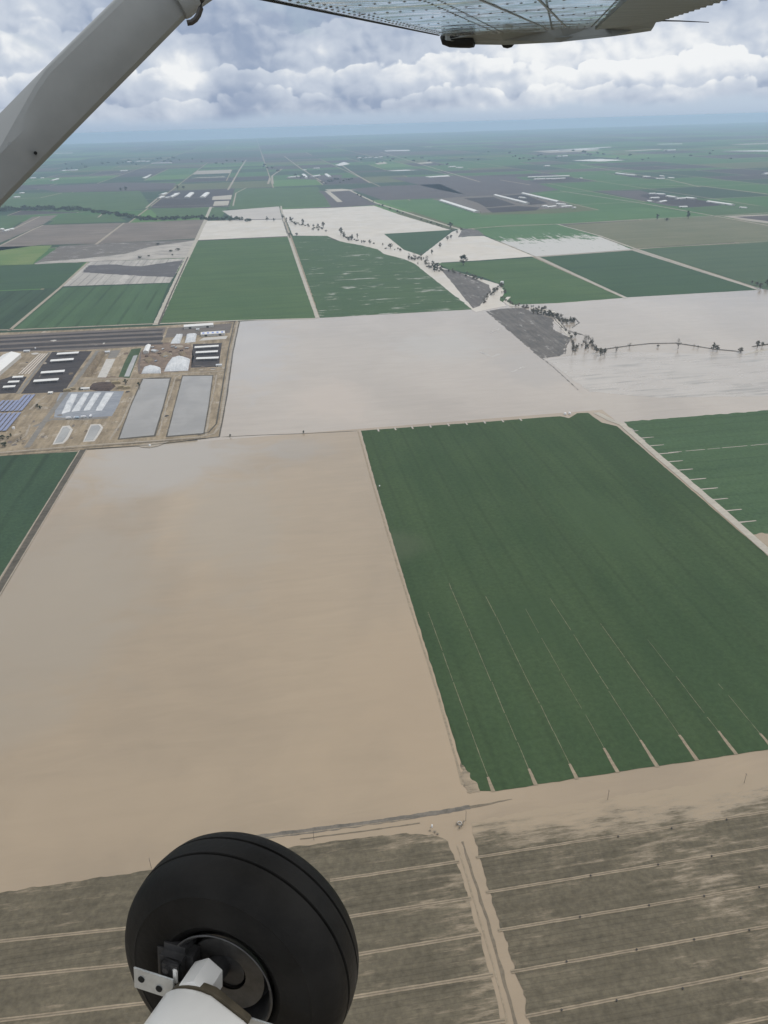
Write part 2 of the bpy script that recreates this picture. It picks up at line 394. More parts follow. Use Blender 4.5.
# right-hand field
sheet('field', [(624, 422), (700, 416), (768, 410.5), (900, 400), (900, 640), (768, 548), (752, 535), (700, 490), (660, 455)], 0.5, m_crop_e, 'green crop field with flood water creeping in between its beds', jit=2.5, step=5, wav=10)
sheet('silted_corner', [(752, 536), (762, 533), (780, 537), (790, 556), (768, 549)], 0.56, m_soil('corner_silt', [], 0.40, 0.56), None, jit=3, step=3, wav=6)
for (px, py, L) in ((631, 431.5, 12), (640, 438.5, 22), (647, 446.5, 26), (656, 454.5, 34), (665, 462.5, 26), (674, 471, 27), (686, 480.5, 28), (698, 490, 27), (709, 500.5, 25), (723, 511.5, 24), (737, 523, 24)):
    q = G(px, py)
    strip('flooded_check', [(q.x-3, q.y), (q.x+L, q.y)], 3.4, 0.62, m_flood2, 'short flooded slot at the edge of the right-hand crop', world=True, w2=1.4, step=4, jit=0.5)
q = G(640, 454)
for (x0, x1) in ((40, 60), (66, 95), (99, 118), (121, 160), (165, 230)):
    strip('flooded_check', [(q.x+x0, G(656, 454).y), (q.x+x1, G(656, 454).y)], 1.3, 0.62, m_flood2, None, world=True, step=6, jit=0.4)
strip('track', [(596, 413), (610, 420), (622, 424.5), (660, 458), (700, 492), (740, 527), (768, 552), (830, 606)], 9.5, 0.64, m_road, 'straight silt-covered track between two green fields', jit=1.0)
# left-hand field with its dark bank
sheet('field', [(-60, 460), (78, 451.8), (2, 575), (-60, 670)], 0.5, m_crop_w, 'dark green field at the left edge below the dairy', jit=0.8, step=8)
strip('track', [(84, 448), (2, 586), (-50, 672)], 9.5, 0.56, m_dark, 'dark earth bank beside the dark green field')
strip('track', [(80, 450), (-2, 582), (-54, 670)], 1.6, 0.60, m_track, None)
strip('track', [(86.5, 450), (7, 583), (-44, 670)], 1.5, 0.60, m_track, None)

# ------------------------------------------------------------------ nearest drilled fields, mostly above water
yl = G(300, 846).y
sheet('field', [(-60, 903), (0, 893.5), (150, 870.5), (260, 853), (330, 842), (400, 834), (432, 834.5), (448, 842), (458, 868), (470, 905), (486, 962), (503, 1030), (520, 1100), (-80, 1150)], 0.50,
      m_soil('drilled_soil_left', [('y', G(0, 905).y-8, G(300, 846).y+4, 0.07), ('x', G(400, 860).x-25, G(455, 860).x+4, 0.07)], 0.53, 0.72), 'grey brown drilled field below the wheel', jit=1.4, step=2, wav=11)
sheet('field', [(472, 822), (560, 806), (640, 793), (700, 784), (768, 773), (860, 758), (900, 1010), (900, 1100), (552, 1100), (536, 1040), (523, 995), (508, 950), (496, 912), (484, 872), (475, 842)], 0.50,
      m_soil('drilled_soil_right', [('y', G(560, 850).y, G(560, 806).y+3, 0.26), ('x', G(620, 860).x-60, G(768, 830).x+10, 0.05)], 0.525, 0.72), 'grey brown drilled field streaked with drying silt', jit=2.4, step=2, wav=11)
def ridge(a, b, w=2.3):
    strip('border_ridge', [a, b], w, 0.60, m_ridge, 'pale twin-rutted border ridge across a drilled field', jit=0.22, step=3)
    strip('wheel_rut', [a, b], w*0.28, 0.64, m_rut, None, jit=0.1, step=3)
for a, b in (((-60, 948), (262, 915)), ((-60, 984), (262, 952)), ((-60, 1028), (262, 990)), ((330, 881), (459, 862)), ((340, 918.5), (471, 898.5)), ((345, 957), (481, 934.5)), ((345, 999), (493, 975)), ((300, 1052), (505, 1021))):
    ridge(a, b)
for a, b in (((476, 858), (800, 807)), ((486, 893), (800, 842)), ((498, 931), (800, 880.5)), ((511, 972.5), (800, 921)), ((526, 1017), (800, 963)), ((540, 1064), (800, 1012))):
    ridge(a, b, 2.0)
strip('wheel_rut', [(462, 842), (474, 878), (487, 920), (500, 965), (520, 1040)], 1.6, 0.44, m_rut, 'darker wheel line along the flooded farm track', jit=0.8, step=4)
strip('wheel_rut', [(457, 846), (468, 880), (480, 922), (494, 968), (512, 1040)], 0.8, 0.44, m_ridge, None, jit=0.4, step=4)
# paved road just breaking the surface
strip('road', [(240, 840.5), (310, 831), (360, 824.5), (410, 817.5), (440, 812.5), (470, 807.5)], 4.6, 0.40, m_asphalt, 'grey road surfacing from the flood beside the wheel', jit=0.9, w2=3.6, step=3)
strip('road', [(470, 807.5), (490, 804), (512, 799.5)], 2.6, 0.40, m_rut, None, jit=0.5, w2=0.3, step=3)
strip('road_marking', [(266, 838), (310, 832.5), (360, 826), (410, 819)], 0.5, 0.46, m_ridge, 'pale silted edge line of the surfacing road', jit=0.15, step=3)
strip('dark_verge', [(300, 839.5), (360, 832), (420, 823.5)], 0.9, 0.42, m_rut, None, jit=0.4, step=3)

# ------------------------------------------------------------------ second row: wet ploughland and creek
sheet('field', [(486, 311.5), (500, 309), (521, 308), (536, 313), (553, 319), (553, 329), (561, 334), (571, 338), (565, 345), (564, 354), (560, 356), (541, 358.5), (516, 337)], 0.5, m_wet, 'dark wet ploughed corner beside the flooded creek', jit=5, step=5, wav=14)
strip('track', [(540, 357), (553, 367), (578, 390)], 1.8, 0.48, m_wet, 'thin dark berm crossing the pale flood', jit=1.6, w2=0.7, step=5)
strip('flooded_creek', [(509, 297), (505, 302), (512, 306), (540, 309), (553, 312), (557, 322), (566, 331), (570, 337)], 9, 0.58, m_flood3, 'pale flooded creek winding past trees', jit=3)
for i, pp in enumerate(([(552, 313), (556, 321), (566, 331), (581, 335)], [(558, 318), (566, 330), (580, 334), (590, 338), (594, 346)], [(571, 338), (566, 346), (565, 354)], [(562, 318), (575, 318), (579, 323), (572, 328)])):
    strip('creek_bank', pp, 2.4, 0.66, m_wet, 'thin muddy creek bank above the flood', jit=1.6, step=5)
for pp in ([(538, 302), (550, 300), (576, 298)], [(480, 352), (492, 357), (500, 354)], [(512, 372), (524, 367)], [(490, 333), (500, 329)]):
    strip('drowned_weed', pp, 6, 0.42, m_shoal if pp[0][0] != 505 else m_wet, None, jit=4, step=6)

# ------------------------------------------------------------------ third row of fields
sheet('field', [(196, 241), (288, 237), (316, 318.5), (160.5, 323.5)], 0.5, m_crop_n, 'green field directly beyond the pale flood', jit=1.5)
sheet('field', [(292, 236.5), (318, 235.3), (326, 235), (333, 240), (345, 242.5), (362, 245.5), (378, 249.5), (384, 254), (405, 259.5), (414, 263.5), (472, 309.5), (320, 318)], 0.5, m_crop_n2, 'green field streaked with pale standing water', jit=3)
sheet('field', [(437, 263.5), (470, 262), (534, 258), (623, 298), (560, 303), (512, 305), (500, 301), (500, 297), (511, 294), (508, 291), (499, 284), (485, 278), (467, 272.5), (450, 270)], 0.5, m_crop_n, 'green field behind the creek bend', jit=2)
sheet('field', [(441, 269.5), (452, 270), (466, 275), (480, 281), (489, 285), (491, 292), (484, 300), (480, 306), (473, 308.5)], 0.5, m_wet, 'wet brown wedge of ploughland by the creek', jit=2.5)
sheet('field', [(540, 257.2), (632, 250.5), (757, 290), (627, 297.5)], 0.5, m_crop_d, 'deep green field right of the creek', jit=1.2)
sheet('field', [(640, 249.8), (768, 241.8), (900, 234), (900, 310), (762, 289)], 0.5, m_crop_g, 'grey green field at the right edge', jit=1.2)
sheet('field', [(564, 225), (640, 220.5), (712, 216.5), (790, 226), (860, 236), (768, 240.5), (634, 248.5)], 0.5, m_olive, 'olive brown field beyond the green ones', jit=2)
sheet('field', [(-80, 268), (0, 265.5), (85, 262.5), (59, 288), (0, 290.4), (-80, 294)], 0.5, m_crop_g if False else m_crop_d, 'dark blue green field on the far left', jit=1.2)
sheet('field', [(-80, 295), (0, 291.3), (58, 289), (9, 330), (-80, 333)], 0.5, m_crop_w, 'darkest green field at the far left edge', jit=1.2)
sheet('field', [(61, 288), (169, 283.5), (152, 324.5), (12, 330)], 0.5, m_crop_t, 'green field ribbed with beds behind the dairy', jit=1.0)
strip('track', [(88, 262.5), (60, 288), (9, 331)], 9, 0.6, m_track, 'straight pale track between green fields')
sheet('flooded_field', [(62, 286.5), (90, 262), (185, 258.5), (170, 282.8)], 0.5, m_white3, 'pale flooded field with a dark wet band', jit=2)
sheet('wet_band', [(82, 272.5), (89, 265.5), (110, 264.5), (140, 266.5), (183, 260.3), (174, 277), (150, 276.5), (120, 275)], 0.6, field_mat('wet_band_mud', (0.085, 0.08, 0.085), (0.11, 0.103, 0.103), silt=(0.55, 0.72), silt_col=(0.36, 0.34, 0.33), silt_stretch=9), 'dark wet band across the flooded field', jit=11, step=9, wav=22)
sheet('field', [(34, 264), (46, 256), (60, 246), (120, 242.8), (196, 239.5), (186, 258), (90, 262)], 0.5, m_brown2, 'brown field whose lower side is flooded', jit=3)
sheet('flooded_field', [(34, 264.3), (42, 262), (75, 259.5), (105, 256.5), (125, 254), (150, 247), (195, 240.5), (187, 257.8), (90, 261.8)], 0.56, m_white2, 'pale water along the lower side of the brown field', jit=9, step=12, wav=45)
sheet('field', [(-90, 251), (0, 247), (52, 245.5), (46, 252), (36, 260), (33, 264.3), (-90, 270)], 0.5, m_lime, 'yellow green pasture at the left edge', jit=3)
sheet('field', [(-80, 262), (2, 245.6), (33, 230), (42, 225.2), (122, 223), (96, 244), (40, 245)], 0.5, m_brown, 'brown fallow field with a pale worn middle', jit=2)
sheet('field', [(98, 243.8), (124.5, 223), (206, 219.5), (197, 238.5)], 0.5, m_brown, 'brown fallow field beside the pale flooded road', jit=2)
sheet('field', [(-60, 232), (12, 229), (32, 217), (58, 215), (44, 224), (0, 243), (-60, 262)], 0.5, m_brown, 'narrow brown strip between two tracks', jit=2)
strip('track', [(-40, 262), (2, 245), (33, 229.5), (43, 225.5)], 12, 0.62, m_track, 'pale track beside the brown field')
strip('track', [(96, 244.5), (124, 223)], 13, 0.62, m_track, 'pale track between two brown fields')
strip('track', [(-40, 240), (14, 229), (40, 216.5)], 9, 0.62, m_track, None)
sheet('field', [(-60, 216.5), (30, 215.3), (11, 228.5), (-60, 232)], 0.5, m_crop_n, 'green strip below the tree belt', jit=2)
sheet('field', [(60, 217), (66, 214.8), (112, 214.5), (127, 221.5), (48, 224.3)], 0.5, m_crop_n, 'green strip beside the tree belt', jit=2)
# pale silted water in the middle distance
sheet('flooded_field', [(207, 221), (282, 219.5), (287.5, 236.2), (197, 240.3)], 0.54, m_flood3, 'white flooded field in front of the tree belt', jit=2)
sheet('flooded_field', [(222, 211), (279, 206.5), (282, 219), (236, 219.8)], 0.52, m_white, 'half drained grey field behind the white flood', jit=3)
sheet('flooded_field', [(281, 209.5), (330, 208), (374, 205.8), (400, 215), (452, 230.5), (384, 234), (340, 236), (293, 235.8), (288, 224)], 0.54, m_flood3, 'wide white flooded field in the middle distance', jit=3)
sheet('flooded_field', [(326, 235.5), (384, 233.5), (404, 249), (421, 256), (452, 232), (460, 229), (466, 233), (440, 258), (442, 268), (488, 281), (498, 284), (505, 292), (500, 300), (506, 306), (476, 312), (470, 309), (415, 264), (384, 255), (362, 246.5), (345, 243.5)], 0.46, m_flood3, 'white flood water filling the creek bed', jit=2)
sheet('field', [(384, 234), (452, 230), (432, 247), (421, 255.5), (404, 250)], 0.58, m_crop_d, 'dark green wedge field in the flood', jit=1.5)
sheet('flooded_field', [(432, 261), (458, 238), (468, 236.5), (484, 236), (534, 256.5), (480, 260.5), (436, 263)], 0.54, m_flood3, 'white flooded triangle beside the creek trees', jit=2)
sheet('field', [(462, 230), (468, 229), (478, 230), (484, 235.5), (468, 236), (458, 237.5)], 0.58, m_wet, 'small drained brown corner field', jit=2)
m_str = field_mat('half_flooded_crop', (0.06, 0.13, 0.05), (0.075, 0.145, 0.06), row='y', big=120, silt=(0.36, 0.43, [('y', G(530, 246).y, G(530, 229).y, -0.32)]), silt_col=(0.43, 0.41, 0.37), silt_stretch=11)
sheet('field', [(478, 231), (512, 226.5), (562, 225), (600, 237), (632, 249.5), (536, 256.5), (486, 236)], 0.52, m_str, 'crop field half drowned under pale streaks of water', jit=2)
# beyond: greens and ploughland
sheet('field', [(382, 201.5), (434, 199.5), (482, 215), (556, 213.5), (640, 207), (712, 215.5), (640, 219.5), (562, 224), (512, 226), (470, 229), (462, 228)], 0.5, m_bright, 'fresh green field in front of the far dairy', jit=2)
sheet('field', [(640, 195), (660, 193.5), (768, 207), (768, 214.5), (716, 215.5)], 0.5, m_crop_n, 'green strip behind the olive field', jit=2)
sheet('field', [(735, 217), (800, 214), (860, 219), (800, 225.5)], 0.52, m_purple, 'dark ploughed field at the right edge', jit=2)
sheet('field', [(282, 208.8), (331, 206.8), (322, 193), (348, 191.5), (377, 205), (330, 208)], 0.56, m_purple, 'dark ploughed strip behind the white flood', jit=2)
sheet('field', [(330, 200), (318, 191), (352, 190.5), (372, 204), (332, 207)], 0.54, m_purple, None, jit=2)
sheet('field', [(350, 189), (386, 186), (440, 184), (470, 197), (384, 200.5)], 0.5, m_purple, 'broad ploughed field right of the ditch', jit=2)
sheet('field', [(388, 177.5), (455, 175.5), (512, 176.5), (560, 190), (520, 194), (474, 196.5), (440, 190)], 0.5, m_purple, 'long ploughed field in the hazy distance', jit=2)
sheet('field', [(28, 187), (120, 182.5), (176, 183), (172, 189), (60, 192.5)], 0.5, m_purple, 'ploughed strip beyond the far left crops', jit=2)
sheet('field', [(596, 191), (640, 190.5), (700, 207), (668, 206), (640, 200)], 0.5, m_purple, None, jit=2)
sheet('field', [(235, 188.5), (318, 187), (330, 206), (282, 208), (228, 209.5)], 0.48, m_crop_n, 'green field left of the ploughed strip', jit=2)
sheet('field', [(150, 208.5), (228, 207.5), (222, 217), (160, 219)], 0.48, m_crop_n, 'green field in front of the white dairy', jit=2)
sheet('field', [(0, 194), (140, 191), (152, 208), (100, 213), (0, 210)], 0.46, m_crop_n, 'green field behind the tree belt', jit=2)
sheet('silt_pad', [(325, 189.5), (342, 188.8), (356, 190.2), (330, 191.8)], 0.62, m_road, 'pale bare yard at the head of a ditch', jit=2)
strip('silt_pad', [(327, 191), (340, 202)], 34, 0.62, m_road, None, jit=3)
strip('road', [(350, 190.5), (376, 203), (420, 217), (460, 229.5)], 15, 0.6, m_road, 'pale raised road running down to the creek trees', jit=2)
strip('ditch', [(354, 193), (376, 204.3), (418, 218.8), (454, 230.6)], 6, 0.66, m_dark, 'dark ditch beside the raised road', jit=1.5)
strip('road', [(288.5, 236), (294, 252), (302, 275), (317.5, 318)], 10, 0.64, m_road, 'straight pale road between two green fields', jit=1)
strip('road', [(281, 206), (283.5, 220), (289, 237)], 9, 0.62, m_road, None, jit=1.5)
strip('ditch', [(284, 222), (286.5, 230), (290, 238)], 5, 0.66, m_dark, None, jit=1)
strip('road', [(211, 207), (205, 221), (196, 241), (180, 273), (156, 325)], 16, 0.58, m_road, 'pale silted road from the dairy to the white barns', jit=2)
strip('ditch', [(188, 257), (180, 275), (170, 297), (158.5, 325)], 5, 0.64, m_dark, 'dark ditch along the silted road', jit=1)
strip('road', [(536, 257), (580, 277.5), (626, 298.5)], 8, 0.62, m_road, 'pale farm road between two deep green fields', jit=0.8)
strip('road', [(556, 224), (600, 236), (636, 249), (690, 267), (760, 290.5)], 9, 0.62, m_road, 'long pale road crossing the green fields on the right', jit=1.0)
strip('road', [(634, 249.4), (700, 245), (768, 241), (880, 235)], 8, 0.62, m_track, 'pale cross road below the olive field', jit=1.0)
strip('road', [(468, 229), (512, 225.5), (562, 224.2), (640, 219.5), (714, 216), (768, 213), (820, 210)], 13, 0.62, m_track, 'cross road in front of the far dairies', jit=1.5)
strip('road', [(560, 191), (640, 203), (714, 216), (770, 226)], 12, 0.62, m_track, 'hazy diagonal road past the far dairy', jit=1.5)
strip('road', [(480, 182), (420, 164), (380, 152)], 14, 0.62, m_track, None, jit=2)
strip('road', [(-20, 330.5), (12, 330), (152, 324), (236, 321.5)], 9, 0.60, m_track, 'farm road along the back of the dairy', jit=1)
strip('road', [(160, 323.8), (236, 320.7), (316, 318.5)], 8, 0.61, m_road, 'silted road edge behind the flood', jit=1)
strip('levee', [(98, 217.5), (103, 213.5), (112, 213), (160, 220)], 10, 0.6, m_track, None, jit=2)

# low banks that really stand up
def bank(name, pts, w, hgt, mat, label, jit=0.5):
    P = [G(*p) for p in pts]; Q = []
    for a, b in zip(P, P[1:]):
        k = max(1, int((b-a).length/12))
        Q += [a.lerp(b, j/k) for j in range(k)]
    Q.append(P[-1]); bm = bmesh.new(); rings = []
    for i, q in enumerate(Q):
        d = (Q[min(i+1, len(Q)-1)]-Q[max(i-1, 0)]).normalized(); nr = Vector((-d.y, d.x, 0))
        f = fbm1(i*0.5, w)*jit; e = 0.35 if i in (0, len(Q)-1) else 1.0
        rings.append([q+nr*(w/2+f)+Vector((0, 0, 0.05)), q+nr*w*0.22+Vector((0, 0, hgt*e)), q-nr*w*0.22+Vector((0, 0, hgt*e)), q-nr*(w/2-f)+Vector((0, 0, 0.05))])
    bm_loft(bm, rings); return tag(link(name, done(bm, name), mat), label, kind='structure')
bank('levee', [(596, 351), (604, 349.5), (629, 346), (650, 343.8), (676, 343.4), (690, 345.5), (715, 349.5), (742, 352)], 4.2, 1.4, m_wet, 'low dark levee curving through the flood')
bank('levee', [(752, 347), (758, 346), (775, 343.5), (800, 341)], 6, 1.6, m_dark, 'short dark levee end at the right edge')
bank('levee', [(744, 355), (760, 351), (785, 347)], 7, 1.0, m_road, 'pale silt bank beside the short levee')

bank('levee', [(219, 437.3), (262, 435.2), (303, 433.8), (340, 432), (360, 430.9)], 2.2, 0.6, m_dark, 'thin dark bank between two flooded fields', 0.3)

# ------------------------------------------------------------------ the light aircraft we look out of
OUT = Vector((0.438, 0.899, 0)); FWD = Vector((-0.899, 0.438, 0)); UP = Vector((0, 0, 1))
def r0(x, y): return ray(x, y)
def on_wing(px, py, drop=0.0):
    r = r0(px, py); t = (0.176-drop)/(r.z-0.05*(r.dot(OUT))); return r*t          # relative to the eye
def at_span(px, py, s):
    r = r0(px, py); return r*(s/r.dot(OUT))
def wing_z(s): return 0.176+0.05*s
def pt(s, q, dz=0.0): return OUT*s+FWD*q+UP*(wing_z(s)+dz)
CW = Vector((-0.1596, 0.9318, -1.3478)); WN = Vector((math.sin(.4523)*math.cos(-.2288), math.cos(.4523)*math.cos(-.2288), math.sin(-.2288)))
WA = (FWD-WN*FWD.dot(WN)).normalized(); WB = WN.cross(WA).normalized()
if WB.z < 0: WB = -WB
BASE = CW-UP*0.22
air = empty('light_aircraft', EYE+BASE); tag(air, 'white high wing light aircraft with wing strut above and black main wheel below', 'aircraft')
def apart(name, bm_or_me, mat, parent=None, label=None, smooth=True, ang=35):
    me = bm_or_me if isinstance(bm_or_me, bpy.types.Mesh) else done(bm_or_me, name)
    if smooth: autosmooth(me, ang)
    o = link(name, me, mat, parent or air)
    if parent is None: o.location = -BASE
    if label: o['label'] = label
    return o
m_white = simple('white_aircraft_paint', (0.83, 0.83, 0.81), 0.35, var=0.05, scale=6, coat=0.3)
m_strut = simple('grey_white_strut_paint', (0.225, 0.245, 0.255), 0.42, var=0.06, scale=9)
m_grey = simple('shaded_wing_paint', (0.16, 0.182, 0.185), 0.5, var=0.07, scale=7)  # white paint set darker: the underside's shade is in the colour
m_blackp = simple('black_fairing', (0.010, 0.012, 0.0125), 0.6, var=0.2, spec=0.2)
m_steel = simple('galvanised_bracket', (0.55, 0.57, 0.57), 0.4, metal=0.6, var=0.12, scale=20)
m_dsteel = simple('dark_brake_steel', (0.06, 0.06, 0.062), 0.42, metal=0.5, var=0.3, scale=25)
m_tyre = simple('tyre_rubber', (0.0078, 0.0074, 0.0068), 0.6, var=0.6, scale=9, spec=0.2, bump=0.08)
m_groove = simple('tyre_groove', (0.006, 0.006, 0.006), 0.8, var=0.1)
m_brownr = simple('weathered_seal', (0.085, 0.07, 0.045), 0.7, var=0.3, scale=30)
# bare, slightly oil-canned skin that mirrors the haze
m_skin, N, b = new_mat('polished_wing_skin')
p = objc(N)
wv = N.noise(p, 2.6, 2, 0.5, 0.4)
f = N.noise(p, 18, 5, 0.6)
N.put(b.inputs['Base Color'], N.mix(f, (0.90, 0.94, 0.97), (0.96, 0.98, 0.99)))
b.inputs['Metallic'].default_value = 0.92; N.put(b.inputs['Roughness'], N.lin(f, 0.3, 0.7, 0.07, 0.16))
N.put(b.inputs['Normal'], N.bump(wv, 0.30, 0.05))
MATS['polished_wing_skin'] = m_skin

# -- wing
def sq(v): return v.dot(OUT), v.dot(FWD)
le1, le2 = on_wing(250, 0), on_wing(440, 37)
tip2, tip3 = on_wing(480, 33.5), on_wing(596, 29.5)
hin = on_wing(632, 0)
te_o, te_i = on_wing(661, 20), on_wing(723, 0)
(sl1, ql1), (sl2, ql2) = sq(le1), sq(le2)
(sh2, qh2), (sh1, qh1) = sq(tip3), sq(hin)
def qLE(s): return ql2+(ql1-ql2)*(s-sl2)/(sl1-sl2)
def qHI(s): return qh2+(qh1-qh2)*(s-sh2)/(sh1-sh2)
s_tip = sl2
def airfoil(s, qa, qb, th=0.12):
    """ring of points at span s between leading edge qa and rear edge qb; flat underside, arched top"""
    ring = []; c = qa-qb
    for u in (0.0, 0.1, 0.3, 0.5, 0.7, 0.86, 0.94): ring.append(pt(s, qb+c*u, 0.0))
    for u, z in ((0.98, 0.006), (1.0, 0.03), (0.985, 0.055), (0.93, 0.085), (0.8, 0.118), (0.6, 0.135), (0.4, 0.125), (0.2, 0.1), (0.0, 0.075)):
        ring.append(pt(s, qb+c*u, z*th/0.12))
    return ring
wing = empty('wing', (0, 0, 0)); wing.parent = air; wing.location = -BASE
bm = bmesh.new()
spans = [0.4, 1.2, 2.0, 2.6, 3.2, 3.8, 4.3, s_tip]
rings = []
for s in spans:
    qb = qHI(min(s, sh2)) if s > 2.2 else qHI(2.2)-0.25*(2.2-s)*0.2
    if s == s_tip: qb = sq(tip3)[1]
    rings.append(airfoil(s, qLE(s), qb))
# the outer end follows the tip seam
rings[-1] = [v for v in rings[-1]]
bm_loft(bm, rings)
# rivets: low domes in rows along the span and across the ribs
def rivet(s, q, r=0.0042):
    c = pt(s, q, -0.0003); v0 = bm.verts.new(c-UP*0.0016)
    ring = [bm.verts.new(c+OUT*math.cos(t)*r+FWD*math.sin(t)*r) for t in [k*math.pi/3 for k in range(6)]]
    for k in range(6): bm.faces.new((v0, ring[k], ring[(k+1) % 6])).material_index = 1
for u in (0.075, 0.11, 0.38, 0.42, 0.72, 0.95):
    s = 1.5
    while s < s_tip-0.03:
        qb = qHI(min(s, sh2)); rivet(s, qLE(s)+(qb-qLE(s))*u, 0.0062); s += 0.062
for s in (1.7, 2.05, 2.4, 2.75, 3.12, 3.5, 3.9, 4.25, 4.58, s_tip-0.03):
    u = 0.1
    while u < 0.95:
        qb = qHI(min(s, sh2)); rivet(s, qLE(s)+(qb-qLE(s))*u, 0.006); u += 0.045
apart('skin_panel', bm, [m_skin, simple('rivet_head', (0.11, 0.115, 0.12), 0.5, metal=0.4)], wing, ang=50)
# seams: lap strips
bm = bmesh.new()
for (pa, pb) in (((537, -2), (566, 27)), ((480, 0), (548, 29))):
    a, b_ = on_wing(*pa, 0.001), on_wing(*pb, 0.001); d = (b_-a).normalized(); sd_ = d.cross(UP).normalized()*0.003
    vs = [bm.verts.new(v) for v in (a+sd_, a-sd_, b_-sd_, b_+sd_)]; vs2 = [bm.verts.new(v.co-UP*0.0015) for v in vs]
    bm.faces.new(vs2)
    for k in range(4): bm.faces.new((vs[k], vs[(k+1) % 4], vs2[(k+1) % 4], vs2[k]))
apart('lap_strip', bm, m_strut, wing, smooth=False)
# leading-edge rim
bm = bmesh.new()
bm_tube(bm, [pt(s, qLE(s)+0.006, 0.012) for s in spans], 0.007, 8)
apart('leading_edge_cuff', bm, m_blackp, wing)
# tip fairing: moulded piece that droops outboard of the skin
inn = [on_wing(x, y, -0.002) for x, y in ((443, 37.5), (470, 35.5), (500, 33), (548, 31.5), (596, 29.2), (628, 24.6), (657, 20.4))]
outp = [at_span(x, y, s_tip+ds) for x, y, ds in ((447, 40.5, 0.10), (474, 44.5, 0.20), (505, 45, 0.24), (560, 42.2, 0.22), (612, 36.5, 0.16), (636, 33.2, 0.12), (651, 31.0, 0.08))]
bm = bmesh.new(); rings = []
for i, (a, c) in enumerate(zip(inn, outp)):
    k = (1, 1, 1, 0.9, 0.7, 0.45, 0.3)[i]
    m1 = a.lerp(c, 0.55)-UP*0.003
    rings.append([a, m1, c, c+UP*0.02*k+OUT*0.006, a.lerp(c, 0.6)+UP*0.075*k, a+UP*0.10*k])
bm_loft(bm, rings)
apart('wing_tip', bm, m_grey, wing, smooth=False, label='grey wing tip, shade in its paint, with a dark lamp cover')
# aileron with ribbed skin and a scalloped rear edge
bm = bmesh.new()
A0, A1 = on_wing(595, 30, 0.010), on_wing(634, -6, 0.010)
A1 = A0+(A1-A0)*1.9
B0, B1 = on_wing(660, 20.5, 0.010), on_wing(730, -2.2, 0.010); B1 = B0+(B1-B0)*1.9
n = 96; rows = []
for i in range(n+1):
    t = i/n; rw = []
    for j in range(7):
        u = j/6; q = (A0.lerp(A1, t)).lerp(B0.lerp(B1, t), u)
        rib = 0.010*(0.5+0.5*math.cos(i*math.pi/2))*min(1, u*2.2)
        ex = (B0-A0).normalized()*(0.012*(0.5+0.5*math.cos(i*math.pi/2)) if j == 6 else 0)
        rw.append((q-UP*rib*0.5+ex, q+UP*(0.07*(1-u)+0.012-rib*0.4)+ex))
    rows.append([x[0] for x in rw]+[x[1] for x in reversed(rw)])
bm_loft(bm, rows)
apart('aileron', bm, m_grey, wing, label='grey aileron with ribbed scalloped rear edge', ang=25)
bm = bmesh.new(); bm_tube(bm, [at_span(654, 20.5, s_tip-0.1), at_span(680, 21, s_tip-0.1), at_span(709, 22.3, s_tip-0.1)], [0.004, 0.003, 0.0015], 6)
apart('static_wick', bm, m_blackp, wing)
bm = bmesh.new()
cs = [(441, 36, 1.5), (444, 37.5, 5.2), (450, 38, 6.6), (460, 38.3, 6.8), (470, 38.7, 6.6), (474.5, 38.8, 6.0)]
bm_tube(bm, [at_span(x, y, s_tip+0.16) for x, y, r in cs], [r*0.0069 for x, y, r in cs], 14)
apart('lamp_cover', bm, m_blackp, wing)
bm = bmesh.new()
cs = [(501, 42.5, 1.0), (504, 42.8, 3.3), (508, 43, 3.7), (512, 42.8, 3.0), (514.5, 42.4, 1.0)]
bm_tube(bm, [at_span(x, y, s_tip+0.30) for x, y, r in cs], [r*0.0072 for x, y, r in cs], 12)
apart('drain_cup', bm, m_blackp, wing)

# -- wing strut: a streamlined tube whose leading face turns into the light towards the cabin
def strut_pt(t): return r0(160+t*-0.7071*1.0, 0-t*-0.7071).normalized()
TT, TB = r0(168, -8), r0(-190, 350)
Tp = TT.normalized()*2.30; Bp = TB.normalized()*2.09
ax = (Tp-Bp).normalized()
def frame(c):
    v = (-c).normalized()                          # towards the eye
    a = v.cross(ax).normalized()                   # across the strut in view
    if a.dot(CU) < 0: a = -a
    return a, (v-ax*v.dot(ax)).normalized()
bm = bmesh.new(); rings = []
NS = 26
for i in range(NS+1):
    t = i/NS; c = Bp.lerp(Tp, t)
    a, v = frame(c)
    W = 0.0639
    # how much of the leading face shows
    sx = 384+FPX*c.dot(CR)/c.dot(CF)
    k = max(0.0, min(1.0, (62-sx)/62.0)); ca = W-0.005-0.0465*k
    ring = [(-W, -0.006), (-W+0.010, 0.010), (-0.025, 0.0175), (0.008, 0.018), (ca-0.010, 0.014), (ca, 0.0085)]
    e = max(0.004, W-ca)
    ring += [(ca+e*0.5, 0.010-e*1.2), (W, 0.002-e*2.4), (W-0.008, -0.03-e*2.4), (0.0, -0.034), (-W*0.6, -0.026)]
    rings.append([c+a*x+v*y for x, y in ring])
bm_loft(bm, rings)
strut = apart('wing_strut', bm, m_strut, ang=14)
bm = bmesh.new(); rings = []
for (px, py, sc_, dd) in ((167, -7, 1.0, 2.295), (170, -10, 1.05, 2.30), (180, -21, 1.1, 2.325), (196, -38, 1.25, 2.35)):
    c = r0(px, py).normalized()*dd; a, v = frame(c)
    rings.append([c+(a*math.cos(q)*0.0665+v*math.sin(q)*0.0265)*sc_ for q in [2*math.pi*k/20 for k in range(20)]])
bm_loft(bm, rings); apart('strut_cuff', bm, m_strut, strut)
bm = bmesh.new()
hk = [(203, -8), (202, 0), (200.8, 8), (198.5, 15), (195.5, 19.5), (191.5, 22.3), (187, 23)]
bm_tube(bm, [r0(*q).normalized()*2.2 for q in hk], 0.0063, 10)
